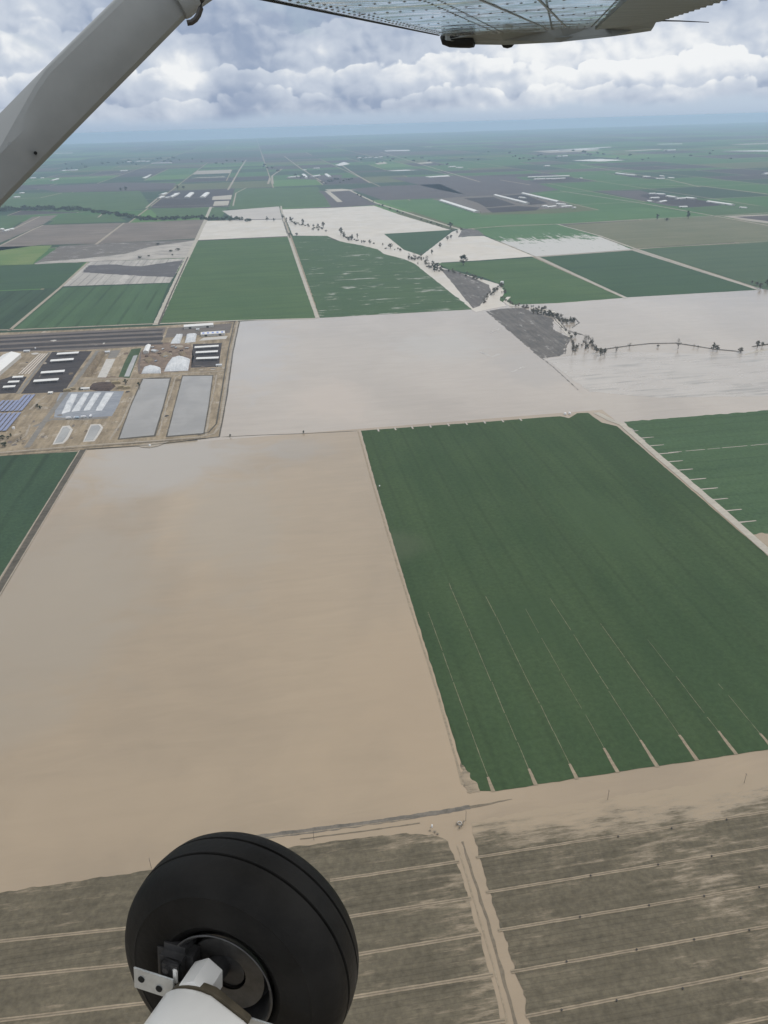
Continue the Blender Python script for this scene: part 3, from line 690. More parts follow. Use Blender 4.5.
apart('tie_down_hook', bm, m_dsteel, strut)
bm = bmesh.new(); c = r0(35.5, 153).normalized()*(2.12); bm_tube(bm, [c, c-c.normalized()*0.02], 0.004, 8)
apart('drain_hole', bm, m_blackp, strut)

# -- main wheel and gear leg
def lathe(bm, prof, seg=96, c=CW):
    rings = [[bm.verts.new(c+WN*t+(WA*math.cos(q)+WB*math.sin(q))*r) for q in [2*math.pi*k/seg for k in range(seg)]] for t, r in prof]
    for a, b_ in zip(rings, rings[1:]):
        for k in range(seg): bm.faces.new((a[k], a[(k+1) % seg], b_[(k+1) % seg], b_[k]))
    return rings
wheel = empty('main_wheel', (0, 0, 0)); wheel.parent = air; wheel.location = -BASE
bm = bmesh.new()
half = [(-0.060, 0.094), (-0.069, 0.100), (-0.0755, 0.112), (-0.0768, 0.1135), (-0.0768, 0.1155), (-0.0766, 0.117), (-0.0785, 0.130), (-0.0790, 0.150), (-0.0770, 0.168), (-0.0764, 0.1712), (-0.0772, 0.1728), (-0.0752, 0.1755), (-0.0715, 0.186), (-0.064, 0.199), (-0.0595, 0.2035), (-0.056, 0.2075), (-0.045, 0.2135), (-0.034, 0.2165), (-0.0252, 0.2180), (-0.0243, 0.2170), (-0.0239, 0.2122), (-0.0201, 0.2122), (-0.0197, 0.2176), (-0.0188, 0.2188), (-0.008, 0.2200)]
prof = half+[(-t, r) for t, r in reversed(half)]
lathe(bm, prof, 128); me = done(bm, 'tyre'); apart('tyre', me, m_tyre, wheel, ang=40)
bm = bmesh.new()
for t0 in (-0.022, 0.022): lathe(bm, [(t0-0.0018, 0.2128), (t0+0.0018, 0.2128)], 128)
apart('tread_groove', bm, m_groove, wheel)
bm = bmesh.new()
lathe(bm, [(-0.064, 0.090), (-0.072, 0.0965), (-0.0765, 0.1000), (-0.0785, 0.0995), (-0.0785, 0.0965), (-0.074, 0.0925), (-0.066, 0.0885), (-0.056, 0.087), (-0.040, 0.083), (-0.028, 0.078), (-0.020, 0.060), (-0.016, 0.035), (-0.03, 0.032), (-0.045, 0.030), (-0.05, 0.0)], 96)
apart('rim', bm, m_dsteel, wheel, label='dark steel wheel rim with a bright lip')
bm = bmesh.new(); lathe(bm, [(-0.0772, 0.1006), (-0.0794, 0.1006), (-0.0800, 0.0992), (-0.0794, 0.0980), (-0.0772, 0.0980)], 96)
apart('rim_lip', bm, simple('worn_rim_edge', (0.10, 0.10, 0.10), 0.35, metal=0.7, var=0.2, scale=30), wheel)
bm = bmesh.new(); lathe(bm, [(-0.050, 0.035), (-0.052, 0.072), (-0.047, 0.0735), (-0.0455, 0.072), (-0.0455, 0.035)], 72)
apart('brake_disc', bm, simple('brake_disc_steel', (0.10, 0.098, 0.095), 0.4, metal=0.8, var=0.2, scale=40), wheel)
def L(a, b_, n): return CW+WA*a+WB*b_-WN*n       # wheel frame: forward, up, inboard
def obox(bm, a0, a1, b0, b1, n0, n1, bev=0.004):
    tmp = bmesh.new(); bm_box(tmp, a0, a1, b0, b1, n0, n1)
    bmesh.ops.bevel(tmp, geom=list(tmp.edges), offset=bev, segments=2, affect='EDGES')
    for v in tmp.verts: v.co = L(v.co.x, v.co.y, v.co.z)
    me = bpy.data.meshes.new('t'); tmp.to_mesh(me); tmp.free(); bm.from_mesh(me); bpy.data.meshes.remove(me)
bm = bmesh.new()
obox(bm, 0.052, 0.122, -0.062, 0.058, 0.040, 0.094, 0.014); obox(bm, 0.062, 0.104, -0.048, 0.045, 0.092, 0.104, 0.006)
cal = apart('brake_caliper', bm, m_dsteel, wheel)
bm = bmesh.new()
for bb in (-0.028, 0.0, 0.030):
    bm = bmesh.new(); bm_tube(bm, [L(0.088, bb, 0.102), L(0.088, bb, 0.110)], 0.0062, 6); apart('bolt', bm, m_dsteel, cal)
bm = bmesh.new(); obox(bm, 0.066, 0.076, 0.006, 0.036, 0.103, 0.107, 0.002); apart('caliper_tag', bm, m_white, cal)
# axle block and streamlined leg
bm = bmesh.new()
hexr = [[L(0.031*math.cos(q)+0.024, 0.012+0.034*math.sin(q), nn) for q in [math.pi/6+math.pi/3*k for k in range(6)]] for nn in (0.070, 0.074, 0.118, 0.125)]
hexr[0] = [v.lerp(L(0.024, 0.012, 0.070), 0.15) for v in hexr[0]]
bm_loft(bm, hexr)
leg = empty('landing_gear_leg', (0, 0, 0)); leg.parent = air; leg.location = -BASE
apart('axle_block', bm, m_white, leg, smooth=False)
def legring(nn, ch, th, up=0.0, fo=0.0, m=28):
    out = []
    for k in range(m):
        q = 2*math.pi*k/m; x = math.cos(q); y = math.sin(q)
        out.append(L(fo+ch*x*(1.0 if x > 0 else 1.25), up+th*y*(1 if x > -0.2 else max(0.15, 1-(-0.2-x)*0.9)), nn))
    return out
bm = bmesh.new()
bm_loft(bm, [legring(0.128, 0.064, 0.034, -0.002, 0.006), legring(0.131, 0.069, 0.038, -0.002, 0.006), legring(0.136, 0.071, 0.040, -0.002, 0.006), legring(0.30, 0.078, 0.043), legring(0.60, 0.086, 0.047, 0.03), legring(1.1, 0.10, 0.05, 0.14)])
apart('leg_fairing', bm, m_white, leg, ang=50)
bm = bmesh.new()
bm_loft(bm, [legring(0.110, 0.058, 0.034, -0.003, 0.004), legring(0.114, 0.066, 0.0395, -0.002, 0.004), legring(0.126, 0.0675, 0.0405, -0.002, 0.004), legring(0.1275, 0.061, 0.034, -0.002, 0.004)])
apart('fairing_seal', bm, m_brownr, leg)
# jack-point bracket: bent plate with two holes, and its tail on the other side
bm = bmesh.new(); obox(bm, 0.068, 0.148, -0.020, 0.024, 0.112, 0.1155, 0.0015)
br = apart('bracket', bm, m_steel, leg)
bm = bmesh.new()
apart_holes = [(0.132, 0.004), (0.097, -0.004)]
for aa, bb in apart_holes:
    bm = bmesh.new(); bm_tube(bm, [L(aa, bb, 0.1157), L(aa, bb, 0.1172)], 0.0062, 10); apart('bolt_hole', bm, m_blackp, br)
bm = bmesh.new(); obox(bm, -0.175, -0.055, -0.026, -0.004, 0.112, 0.1155, 0.0015)
apart('bracket', bm, m_steel, leg)
bm = bmesh.new(); bm_tube(bm, [L(0.015, 0.008, 0.012), L(0.02, 0.01, 0.085)], 0.021, 18); apart('axle', bm, m_dsteel, leg)
# ------------------------------------------------------------------ counting words for labels
ORD = ['first', 'second', 'third', 'fourth', 'fifth', 'sixth', 'seventh', 'eighth', 'ninth', 'tenth', 'eleventh', 'twelfth', 'thirteenth', 'fourteenth', 'fifteenth', 'sixteenth', 'seventeenth', 'eighteenth', 'nineteenth', 'twentieth']
def nth(i, n):
    if i == 0: return 'leftmost'
    if i == n-1: return 'rightmost'
    return ORD[i]+' from the left'
def mpp(p): return (p-EYE).length/820.0           # metres one photo pixel spans there

# ------------------------------------------------------------------ trees
m_trunk = simple('bark', (0.085, 0.068, 0.05), 0.9, var=0.3, scale=1.5)
def leaf_mat(name, a, b_):
    m, N, b = new_mat(name); p = objc(N)
    oi = N.n.new('ShaderNodeObjectInfo')
    f = N.noise(p, 5.0, 3, 0.6)
    N.put(b.inputs['Base Color'], N.mix(f, a, b_)); b.inputs['Roughness'].default_value = 0.85; b.inputs['Specular IOR Level'].default_value = 0.15
    return m
m_leaf = [leaf_mat('dark_foliage', (0.04, 0.055, 0.03), (0.08, 0.092, 0.052)), leaf_mat('bare_twigs', (0.12, 0.11, 0.09), (0.18, 0.165, 0.135)), leaf_mat('grey_green_foliage', (0.10, 0.098, 0.075), (0.165, 0.155, 0.12))]
def crown_mesh(seed, dens, bare):
    """unit crown: leaf clumps spread over limbs inside a 1 x 1 x 1 box standing on z = 0.2"""
    rnd = random.Random(seed); bm = bmesh.new(); cl = []
    for i in range(13 if not bare else 16):
        a = rnd.uniform(0, 6.283); z = rnd.uniform(0.34, 0.94); r = rnd.uniform(0.05, 0.36)*math.sin(min(1, (z-0.2)/0.75)*math.pi*0.82+0.25)
        cl.append((Vector((math.cos(a)*r, math.sin(a)*r, z)), rnd.uniform(0.09, 0.17)))
    for c, r in cl:
        for k in range(dens):
            d = Vector((rnd.gauss(0, 1), rnd.gauss(0, 1), rnd.gauss(0, 0.8))); d = d.normalized()*r*rnd.random()**0.45
            p = c+d; s = rnd.uniform(0.022, 0.05)*(0.6 if bare else 1)
            n = Vector((rnd.gauss(0, 1), rnd.gauss(0, 1), rnd.gauss(0.4, 1))).normalized(); t = n.orthogonal().normalized(); u = n.cross(t)
            ar = rnd.uniform(0, 6.28); t, u = t*math.cos(ar)+u*math.sin(ar), u*math.cos(ar)-t*math.sin(ar)
            w_ = 0.35 if bare else 0.8
            bm.faces.new([bm.verts.new(p+t*s+u*s*w_*0.3), bm.verts.new(p+u*s*w_), bm.verts.new(p-t*s), bm.verts.new(p-u*s*w_)])
    me = bpy.data.meshes.new('crown'); bm.to_mesh(me); bm.free()
    bm = bmesh.new()
    bm_tube(bm, [(0, 0, -0.01), (0.01, 0, 0.18), (0.0, 0.015, 0.4), (0.02, 0, 0.7)], [0.045, 0.034, 0.024, 0.008], 7)
    for c, r in cl[:7]: bm_tube(bm, [(0.005, 0.005, 0.2+0.2*(c.z-0.3)), (c.x*0.5, c.y*0.5, c.z*0.72), tuple(c)], [0.018, 0.012, 0.004], 5)
    return me, done(bm, 'trunk')
KINDS = [[crown_mesh(s, 60, False) for s in (1, 2, 3)], [crown_mesh(s, 60, True) for s in (4, 5, 6)], [crown_mesh(s, 46, False) for s in (7, 8, 9)]]
for k_, ms in enumerate(KINDS):
    for c_, t_ in ms: c_.materials.append(m_leaf[k_]); t_.materials.append(m_trunk)
rt = random.Random(3)
def tree(px, py, wpx, hpx, kind, label, group, name='tree'):
    q = G(px, py); s = mpp(q); crown, trunk = rt.choice(KINDS[kind])
    o = empty(name, q+Vector((0, 0, 0.25)), rt.uniform(0, 6.28)); tag(o, label, 'bush' if name == 'bush' else 'tree', group)
    W_ = wpx*s*1.25*rt.uniform(0.85, 1.2); o.scale = (W_, W_*rt.uniform(0.8, 1.2), hpx*s*1.1*rt.uniform(0.9, 1.12))
    link('crown', crown, None, o); link('trunk', trunk, None, o)
    return o
def row(pts, kind, text, group, name='tree'):
    pts = sorted(pts)
    for i, q in enumerate(pts):
        px, py, w_, h_ = q[:4]; k = q[4] if len(q) > 4 else kind
        look = ('dark leafy', 'bare grey', 'grey green')[k]
        tree(px, py, w_, h_, k, f'{look} {name} {text}, {nth(i, len(pts))}', group, name)
row([(267, 221, 4, 4), (274, 221.5, 4, 3.4), (283, 219, 3, 4), (286.5, 222, 3, 3.5), (291, 222, 5, 5), (295, 225, 3, 3), (303, 225, 5, 4.6), (308, 227, 3, 2.5), (313.5, 227, 3, 2.5), (318, 227, 3, 2.8), (323.5, 228, 4.6, 4.6), (313, 230.5, 3, 2.2), (318.5, 231, 3, 2.2), (326, 232, 3.4, 2.2), (290, 235.5, 4, 3), (296.5, 235.5, 4, 2.4)],
    2, 'in creek across wide white flooded field', 'trees along the far creek')
row([(341, 235.5, 6, 6.5), (344, 237.5, 4, 4.5), (349, 241, 4, 4), (352, 240.5, 4, 6), (357.5, 239, 3, 5), (364, 243, 3, 2.5), (370, 244.5, 3, 4.2), (390.5, 248.5, 5, 4.5), (400, 251, 3, 2.6)],
    2, 'in flooded creek bed below wide white field', 'trees in the flooded creek bed')
row([(409, 260, 4, 6, 1), (414, 259, 3, 6, 1), (421, 258, 4, 5, 1), (418, 265, 3, 3, 1), (427, 264, 5, 8, 1), (429, 269, 4, 6, 1), (433, 268, 5, 6), (437, 270, 6, 7), (434.5, 272, 5, 5), (441, 270, 4, 4)],
    0, 'at creek crossing below dark wedge field', 'trees at the creek crossing')
row([(432, 255, 4, 5), (440, 248, 4, 5), (447.5, 240.5, 4, 4), (451, 239, 3.5, 3.5), (457, 234, 3.5, 3.2), (461, 231, 3, 3)],
    2, 'along pale diagonal road by dark wedge field', 'trees along the diagonal road')
tree(450, 228, 6, 4.6, 0, 'round dark tree beside the ditch where the raised road ends', None)
tree(463.3, 265.5, 7.5, 8.5, 0, 'lone large dark oak standing in the green field by the creek', None)
row([(467, 275, 3, 3), (474.5, 279, 3.2, 3.4), (484, 303, 4, 6, 1), (487, 300, 3, 6, 1), (494, 295, 6, 6), (497, 292, 4, 5), (501, 287.5, 4.6, 5), (505, 293, 5, 3)],
    2, 'at creek bend beside wet brown wedge field', 'trees at the creek bend')
row([(533, 314, 3, 5, 1), (545, 314, 4, 4), (549, 315.5, 6, 5), (553, 317, 4, 4), (557, 318, 6, 5), (561, 318, 4, 4), (562.5, 323, 4, 5), (561, 330, 4, 5, 1), (567, 323.5, 5, 5), (570, 323, 4, 6), (573.5, 322, 5, 5), (575, 337, 4, 5), (572, 355, 5, 13, 1), (585, 349, 5, 13, 1), (588, 342, 4, 7, 1), (592, 343, 3, 6, 1)],
    2, 'in flood beside dark wet ploughed corner', 'trees around the wet ploughed corner')
row([(596, 353, 6, 6.5), (600.5, 355.5, 6, 6), (604.5, 354.5, 5, 7), (616, 352.5, 6, 5.5, 1), (629.5, 347.5, 4, 4.5, 1), (658, 347.5, 3, 2.4), (678, 349, 6, 9, 1), (694, 347.5, 3, 3, 1), (698, 348.5, 3, 3, 1), (713, 350.5, 6, 6.5), (717, 351, 6, 6), (740.5, 352.5, 6, 4.5), (757, 348, 5, 6), (762, 347, 4, 4)],
    2, 'along dark levee curving through pale flood', 'trees along the levee')
row([(657, 220, 4, 4.6), (667, 221, 4.6, 2.6), (688, 219, 4, 6.5)], 0, 'by cross road above olive field', 'trees by the olive field')
row([(178, 189.5, 4, 3), (183.5, 189, 3, 2.6), (121, 191, 3, 2.4), (126, 190.5, 4, 3)], 0, 'behind far white dairy on the left', 'trees behind the white dairy')
row([(760, 289, 7, 5), (757, 285.5, 5, 3.5), (767, 286.5, 6, 6), (752, 284, 4, 3)], 2, 'in farmyard at right edge by pale road', 'trees of the right-edge farmyard')
# shrubs by the flood and in the dairy
row([(218.5, 437.5, 3.2, 2.6)], 0, 'at the corner of the dairy bank above the flood', None, 'bush') if False else tree(230.3, 437, 3.2, 2.8, 0, 'small dark bush at the corner of the dairy bank by the flood', None, 'bush')
tree(303.5, 433.5, 3, 3, 0, 'small dark bush midway along edge between two flooded fields', None, 'bush')
tree(378.5, 489, 3, 2.4, 1, 'pale dry bush at the left side of the large dark green field', None, 'bush')
row([(5, 447, 6, 4.5), (3, 440, 5, 4), (8.5, 439, 4, 3), (11, 437, 3.4, 3), (18, 442, 5, 4, 1), (21, 440, 4, 3.4, 1), (37.5, 408, 4, 3.4), (40.5, 409, 4, 3.2), (80, 390.6, 4, 3), (139, 386.4, 4, 3.4), (125.5, 384.5, 5, 4.5)], 0, 'on bare ground of the near dairy', 'bushes on the dairy yard', 'bush')
row([(158, 245, 4, 1.6), (171, 252, 4, 1.8), (178, 250.5, 5, 1.8), (172.5, 255.5, 3, 1.4), (140, 258.5, 5, 2), (149, 256.5, 3, 1.4)], 0, 'standing in half-drowned brown field', 'bushes in the half-drowned field', 'bush')

# belts of trees that read as one mass
def tree_mass(name, pts, label, seed, w0=3.0, h0=3.0, pitch=1.6, spread=1.2, mat=None):
    rnd = random.Random(seed); bm = bmesh.new()
    P = [(Vector(a[:2]), a) for a in pts]
    for (a, A), (b_, B) in zip(P, P[1:]):
        n = max(1, int((b_-a).length/pitch))
        for i in range(n):
            p = a.lerp(b_, i/n); den = A[2]+(B[2]-A[2])*i/n
            if rnd.random() > den: continue
            q = G(p.x+rnd.uniform(-1, 1), p.y+rnd.uniform(-spread, spread)*0.5); s = mpp(q)
            W_, Hh = w0*s*rnd.uniform(0.7, 1.4), h0*s*rnd.uniform(0.6, 1.3)
            for k in range(46):
                d = Vector((rnd.gauss(0, 1), rnd.gauss(0, 1), rnd.gauss(0, 1))).normalized()*rnd.random()**0.4
                c = q+Vector((d.x*W_*0.5, d.y*W_*0.5, Hh*0.55+d.z*Hh*0.45)); e = W_*rnd.uniform(0.09, 0.2)
                nn = Vector((rnd.gauss(0, 1), rnd.gauss(0, 1), rnd.gauss(0.5, 1))).normalized(); t = nn.orthogonal().normalized(); u = nn.cross(t)
                bm.faces.new([bm.verts.new(c+t*e), bm.verts.new(c+u*e), bm.verts.new(c-t*e), bm.verts.new(c-u*e)])
    me = bpy.data.meshes.new(name); bm.to_mesh(me); bm.free()
    return tag(link(name, me, mat or m_leaf[0]), label, kind='stuff')
tree_mass('tree_belt', [(-30, 211, .9), (0, 211, 1), (20, 210, 1), (45, 209.5, 1), (80, 210, .9), (100, 213, 0.8), (118, 215.5, .9), (140, 219.5, 1), (165, 219.5, .8), (190, 219, .8), (212, 219, .9), (235, 220, .6), (256, 221, .2)], 'dark belt of trees along the river behind the brown fields', 5, 3.4, 2.7, 1.1, 2.6)
tree_mass('ditch_scrub', [(352, 192.5, .5), (376, 204.6, .5), (418, 219, .4), (454, 230.8, .5)], 'scrub dotted along the ditch of the raised road', 6, 1.8, 1.6, 3, .6)
tree_mass('creek_scrub', [(531, 312, .7), (548, 314.5, 1), (556, 317, 1), (564, 322, .9), (571, 321, .8), (576, 323, .5)], 'grey scrub along the flooded creek by the wet ploughed corner', 15, 2.6, 2.6, 0.8, 4, m_leaf[2])
tree_mass('creek_scrub', [(566, 331, .6), (571, 338, .8), (574, 352, .8), (584, 342, .3), (587, 349, .8), (591, 341, .8), (595, 349, .6), (606, 353, .8)], 'grey brush standing in the flood where the levee starts', 16, 2.4, 2.8, 0.9, 4, m_leaf[1])
tree_mass('creek_scrub', [(408, 258, .6), (422, 260, .8), (428, 266, 1), (436, 270, 1), (444, 271, .6), (452, 272, .4), (468, 276, .5), (485, 281, .5)], 'grey scrub at the creek crossing', 17, 2.2, 2.4, 0.9, 3, m_leaf[2])
tree_mass('creek_scrub', [(484, 303, .8), (487, 297, .8), (493, 293, .9), (498, 288, .9), (502, 285, .8), (506, 293, .6), (500, 296, .4), (512, 305, .5), (530, 308, .5), (548, 310, .4)], 'grey scrub round the creek bend', 18, 2.2, 2.4, 0.9, 3, m_leaf[1])
tree_mass('creek_scrub', [(341, 236, .6), (352, 240, .6), (366, 243, .5), (385, 247, .6), (402, 251, .6)], 'low scrub in the flooded creek bed', 19, 2.0, 1.6, 1.6, 3, m_leaf[2])
tree_mass('creek_scrub', [(284, 221, .7), (296, 224, .7), (312, 227, .5), (326, 229, .5)], 'low scrub along the far creek', 20, 1.8, 1.3, 1.4, 2, m_leaf[2])
tree_mass('far_trees', [(356, 161, .5), (385, 158, .35), (432, 164, .15), (470, 156, .2), (520, 158, .35), (575, 155, .55), (640, 158, .3), (700, 153, .2), (768, 157, .2)], 'dark specks of farmstead trees in the far haze', 8, 2.4, 1.3, 2.6, 9)
tree_mass('far_trees', [(60, 168, .3), (128, 163, .5), (180, 160, .4), (260, 165, .3), (300, 178, .6), (330, 182, .9), (356, 181, .9)], 'dark specks of trees around the far sheds on the left', 9, 2.4, 1.5, 2.4, 5)

# ------------------------------------------------------------------ farm buildings
m_roofw = simple('white_sheet_roof', (0.66, 0.66, 0.645), 0.45, var=0.05, scale=0.3)
m_roofg = simple('galvanised_roof', (0.52, 0.54, 0.56), 0.45, metal=0.2, var=0.1, scale=0.3)
m_wall = simple('barn_wall', (0.50, 0.49, 0.46), 0.8, var=0.12, scale=0.5)
m_dark_in = simple('shed_shade_valve_dark', (0.05, 0.045, 0.04), 0.9)  # shade inside open doorways as a dark colour; valves are dark themselves
m_sky = simple('blue_skylight', (0.20, 0.26, 0.55), 0.3, var=0.1)
def roof_bm(L_, W_, h0, h1, th=0.35, over=0.6):
    bm = bmesh.new(); l = L_/2+over; w_ = W_/2+over
    sec = [(-w_, h0-0.15), (0, h1), (w_, h0-0.15), (w_, h0-0.15-th), (0, h1-th), (-w_, h0-0.15-th)]
    bm_loft(bm, [[(x, y, z) for y, z in sec] for x in (-l, l)]); return bm
def wall_bm(L_, W_, h0, h1, open_side=False):
    bm = bmesh.new(); l, w_ = L_/2, W_/2
    sec = [(-w_, 0), (w_, 0), (w_, h0-0.55), (0, h1-0.6), (-w_, h0-0.55)]
    bm_loft(bm, [[(x, y, z) for y, z in sec] for x in (-l, l)]); return bm
def door_bm(x, w_, h_, y):
    bm = bmesh.new(); bm_box(bm, x-w_/2, x+w_/2, y-0.08, y+0.08, 0.05, h_); return bm
def barn(a, b_, width, h0, h1, label, group, roof=None, wall=None, name='barn', cat='barn', skylights=0, doors=2):
    A, B = G(*a), G(*b_); c = (A+B)/2; d = B-A; L_ = d.length
    o = empty(name, c+Vector((0, 0, 0.6)), math.atan2(d.y, d.x)); tag(o, label, cat, group)
    link('wall', done(wall_bm(L_, width, h0, h1), 'wall'), wall or m_wall, o)
    r = link('roof', done(roof_bm(L_, width, h0, h1), 'roof'), roof or m_roofw, o)
    for i in range(doors):
        link('doorway_shade', done(door_bm(-L_*0.3+L_*0.6*i/max(1, doors-1), min(6, L_*0.14), h0*0.7, -width/2-0.06), 'doorway_shade'), m_dark_in, o)
    for i in range(skylights):
        x = -L_/2+L_*(i+0.5)/skylights; bm = bmesh.new()
        for s_ in (-1, 1):
            w0, w1 = width*0.12*s_, width*0.42*s_
            z = lambda y: h1-(h1-h0+0.15)*abs(y)/(width/2+0.6)+0.06
            f_ = L_/skylights*0.22
            vs = [bm.verts.new(v) for v in ((x-f_, w0, z(w0)), (x+f_, w0, z(w0)), (x+f_, w1, z(w1)), (x-f_, w1, z(w1)))]; bm.faces.new(vs)
        link('skylight', done(bm, 'skylight'), m_sky, r)
    return o
def shade(a, b_, width, h_, label, group, roof=None):
    A, B = G(*a), G(*b_); c = (A+B)/2; d = B-A; L_ = d.length
    o = empty('cattle_shade', c+Vector((0, 0, 0.6)), math.atan2(d.y, d.x)); tag(o, label, 'shade', group)
    bm = bmesh.new(); bm_loft(bm, [[(x, -width/2, h_), (x, width/2, h_+1.2), (x, width/2, h_+1.5), (x, -width/2, h_+0.3)] for x in (-L_/2, L_/2)])
    link('roof', done(bm, 'roof'), roof or m_roofw, o)
    pm = None
    for i in range(4):
        for s_ in (-1, 1):
            bm = bmesh.new(); x = -L_*0.45+L_*0.9*i/3; y = s_*width*0.35
            bm_tube(bm, [(x, y, -0.5), (x, y, h_+0.6+s_*0.42)], 0.22, 6); link('post', done(bm, 'post'), m_steelpost, o)
    return o
m_steelpost = simple('steel_post', (0.3, 0.3, 0.29), 0.5, metal=0.5)

# -- the big dairy on the left: ground first
m_pad = field_mat('dairy_earth', (0.17, 0.135, 0.092), (0.32, 0.262, 0.185), row='y', big=38, silt=(0.52, 0.66), silt_col=(0.35, 0.30, 0.235), silt_stretch=2, fine=0.2)
m_corral = field_mat('black_corral', (0.040, 0.035, 0.037), (0.066, 0.058, 0.056), big=40, silt=(0.6, 0.76), silt_col=(0.12, 0.105, 0.095), silt_stretch=4, fine=0.25, silt_rough=0.8)
m_lane = field_mat('corral_lane', (0.12, 0.105, 0.095), (0.16, 0.14, 0.125), big=30, fine=0.2)
m_red = field_mat('red_brown_yard', (0.11, 0.08, 0.062), (0.25, 0.19, 0.145), big=16, silt=(0.58, 0.7), silt_col=(0.32, 0.26, 0.2), silt_stretch=2, fine=0.25, silt_rough=0.8)
m_conc = field_mat('concrete_pad', (0.42, 0.405, 0.38), (0.50, 0.48, 0.45), big=20, silt=(0.55, 0.7), silt_col=(0.3, 0.28, 0.25), silt_stretch=2, fine=0.12)
m_heap_y = field_mat('damp_yard_earth', (0.12, 0.095, 0.065), (0.17, 0.135, 0.095), big=12, fine=0.3)
m_lanec = field_mat('feed_lane_concrete', (0.46, 0.42, 0.37), (0.52, 0.48, 0.42), big=20, fine=0.1)
m_blue = field_mat('blue_grey_yard', (0.20, 0.215, 0.245), (0.28, 0.295, 0.32), big=25, fine=0.12)
m_lag = water_mat('lagoon_water', (0.185, 0.178, 0.168), (0.235, 0.225, 0.212), rough=0.12, big=50)
m_pond = water_mat('pond_water', (0.20, 0.20, 0.195), (0.27, 0.27, 0.26), rough=0.12, big=40)
m_grass = field_mat('green_bank', (0.04, 0.07, 0.035), (0.07, 0.10, 0.05), big=20, fine=0.3)
m_gravel = field_mat('grey_lane', (0.17, 0.16, 0.145), (0.22, 0.205, 0.185), big=20, fine=0.12)
sheet('dairy_yard', [(-70, 337), (0, 333), (152, 326.5), (238, 321), (232, 352), (218.5, 437), (150, 445), (84, 450), (0, 456.5), (-70, 462)], 0.60, m_pad, 'bare tan earth of the dairy', jit=1.2, step=8)
sheet('corral', [(-70, 339), (0, 335.5), (80, 331.5), (166, 327.6), (160, 345.5), (80, 350.5), (0, 352.3), (-70, 355)], 0.66, m_lane, 'long black corral strip along the back of the dairy', jit=1)
for (y0, y1, th) in ((337.8, 329.6, 1.5), (341.2, 333.2, 2.2), (345.6, 337.2, 3.0), (350.0, 342.6, 2.0)):
    sheet('corral', [(-70, y0+3.2), (0, y0), (60, (y0*.62+y1*.38)-.2), (110, (y0*.3+y1*.7)), (163, y1), (162.5, y1+th), (110, (y0*.3+y1*.7)+th), (60, (y0*.62+y1*.38)+th), (0, y0+th), (-70, y0+3.2+th)], 0.74, m_corral, None, jit=1.2, step=10)
sheet('corral', [(52, 352.2), (92, 351.3), (77, 372), (64, 392.3), (21, 394), (36, 374)], 0.70, m_corral, 'black cattle corral under four white shades', jit=1)
sheet('corral', [(-30, 394.5), (0, 394.2), (16, 393.3), (27, 377), (12, 376.5), (-30, 390)], 0.70, m_corral, 'black corral under the three small shades', jit=1)
strip('farm_lane', [(98, 351), (82, 373), (67, 392), (46, 420), (27, 448)], 9, 0.78, m_gravel, 'grey lane running through the middle of the dairy', jit=0.6)
strip('farm_lane', [(49.5, 352.5), (34, 373), (18, 394)], 6, 0.78, m_gravel, None, jit=0.5)
strip('farm_lane', [(34, 427), (52, 419.5), (78, 419.5), (108, 418)], 8, 0.76, m_gravel, 'grey apron below the covered feed piles', jit=1)
for i, (x0, x1) in enumerate(((40.5, 19), (43, 21.8), (45.3, 25), (47.6, 28))):
    strip('feed_lane', [(x0, 353.8), (x1, 374.4)], 3.2, 0.80, m_lanec, 'pale concrete feed lane between two corrals')
    strip('feed_lane', [(x0+1.1, 353.8), (x1+1.1, 374.4)], 3.0, 0.78, m_red, None)
sheet('dairy_yard', [(60.5, 393), (100, 391.5), (124, 391.5), (119, 404), (112, 416.5), (82, 418.5), (54, 418), (57, 400)], 0.70, m_blue, 'blue grey yard of covered feed piles', jit=1)
sheet('dairy_yard', [(141, 352), (150, 344), (168, 342.5), (191, 345), (194, 357), (190, 371), (166, 372.8), (139, 374.5), (137, 366)], 0.70, m_red, 'red brown yard behind the lagoons', jit=2)
sheet('dairy_yard', [(193, 344.5), (222, 343.2), (220, 357), (219, 367), (191, 368)], 0.70, m_corral, 'dark ground under three white shades', jit=0.8)
sheet('dairy_yard', [(168, 328.5), (232, 323.5), (230, 333), (165, 338)], 0.70, m_lane, None, jit=1)
sheet('concrete_pad', [(199, 341), (203.5, 338), (228, 336.2), (226, 339.2)], 0.80, m_conc, 'pale concrete apron beside the blue striped roof')
sheet('concrete_pad', [(106.5, 359.3), (115.5, 359), (106.2, 377.8), (97.4, 377.8)], 0.80, m_conc, 'mottled white concrete slab', jit=0.5)
sheet('concrete_pad', [(110.8, 351), (121, 350.2), (116, 358), (107.5, 358.5)], 0.78, m_gravel, None, jit=0.5)
strip('farm_lane', [(80, 379.5), (140, 379), (190, 373.3), (226, 371)], 4, 0.80, m_track, 'pale lane along the head of the lagoons', jit=0.6)
sheet('pond_bank', [(131.5, 349.5), (141.5, 348.2), (136, 362), (129.6, 378.3), (118.5, 377.6), (124, 364)], 0.74, m_grass, 'grassy bank round a narrow pond', jit=0.8)
sheet('pond', [(133.6, 356), (137.8, 355.4), (134, 365), (129.3, 376.9), (124.2, 376.9), (128, 368)], 0.84, m_pond, 'narrow grey green pond with grassy banks', jit=0.4)
def basin(name, pts, mat, label, rim, rimm, jit=0.4):
    sheet('dark_rim', [(x, y) for x, y in rim], 0.74, rimm, None, jit=jit)  # round lagoons: shade of the steep banks as a dark sheet; ponds: concrete
    sheet(name, pts, 0.84, mat, label, jit=jit)
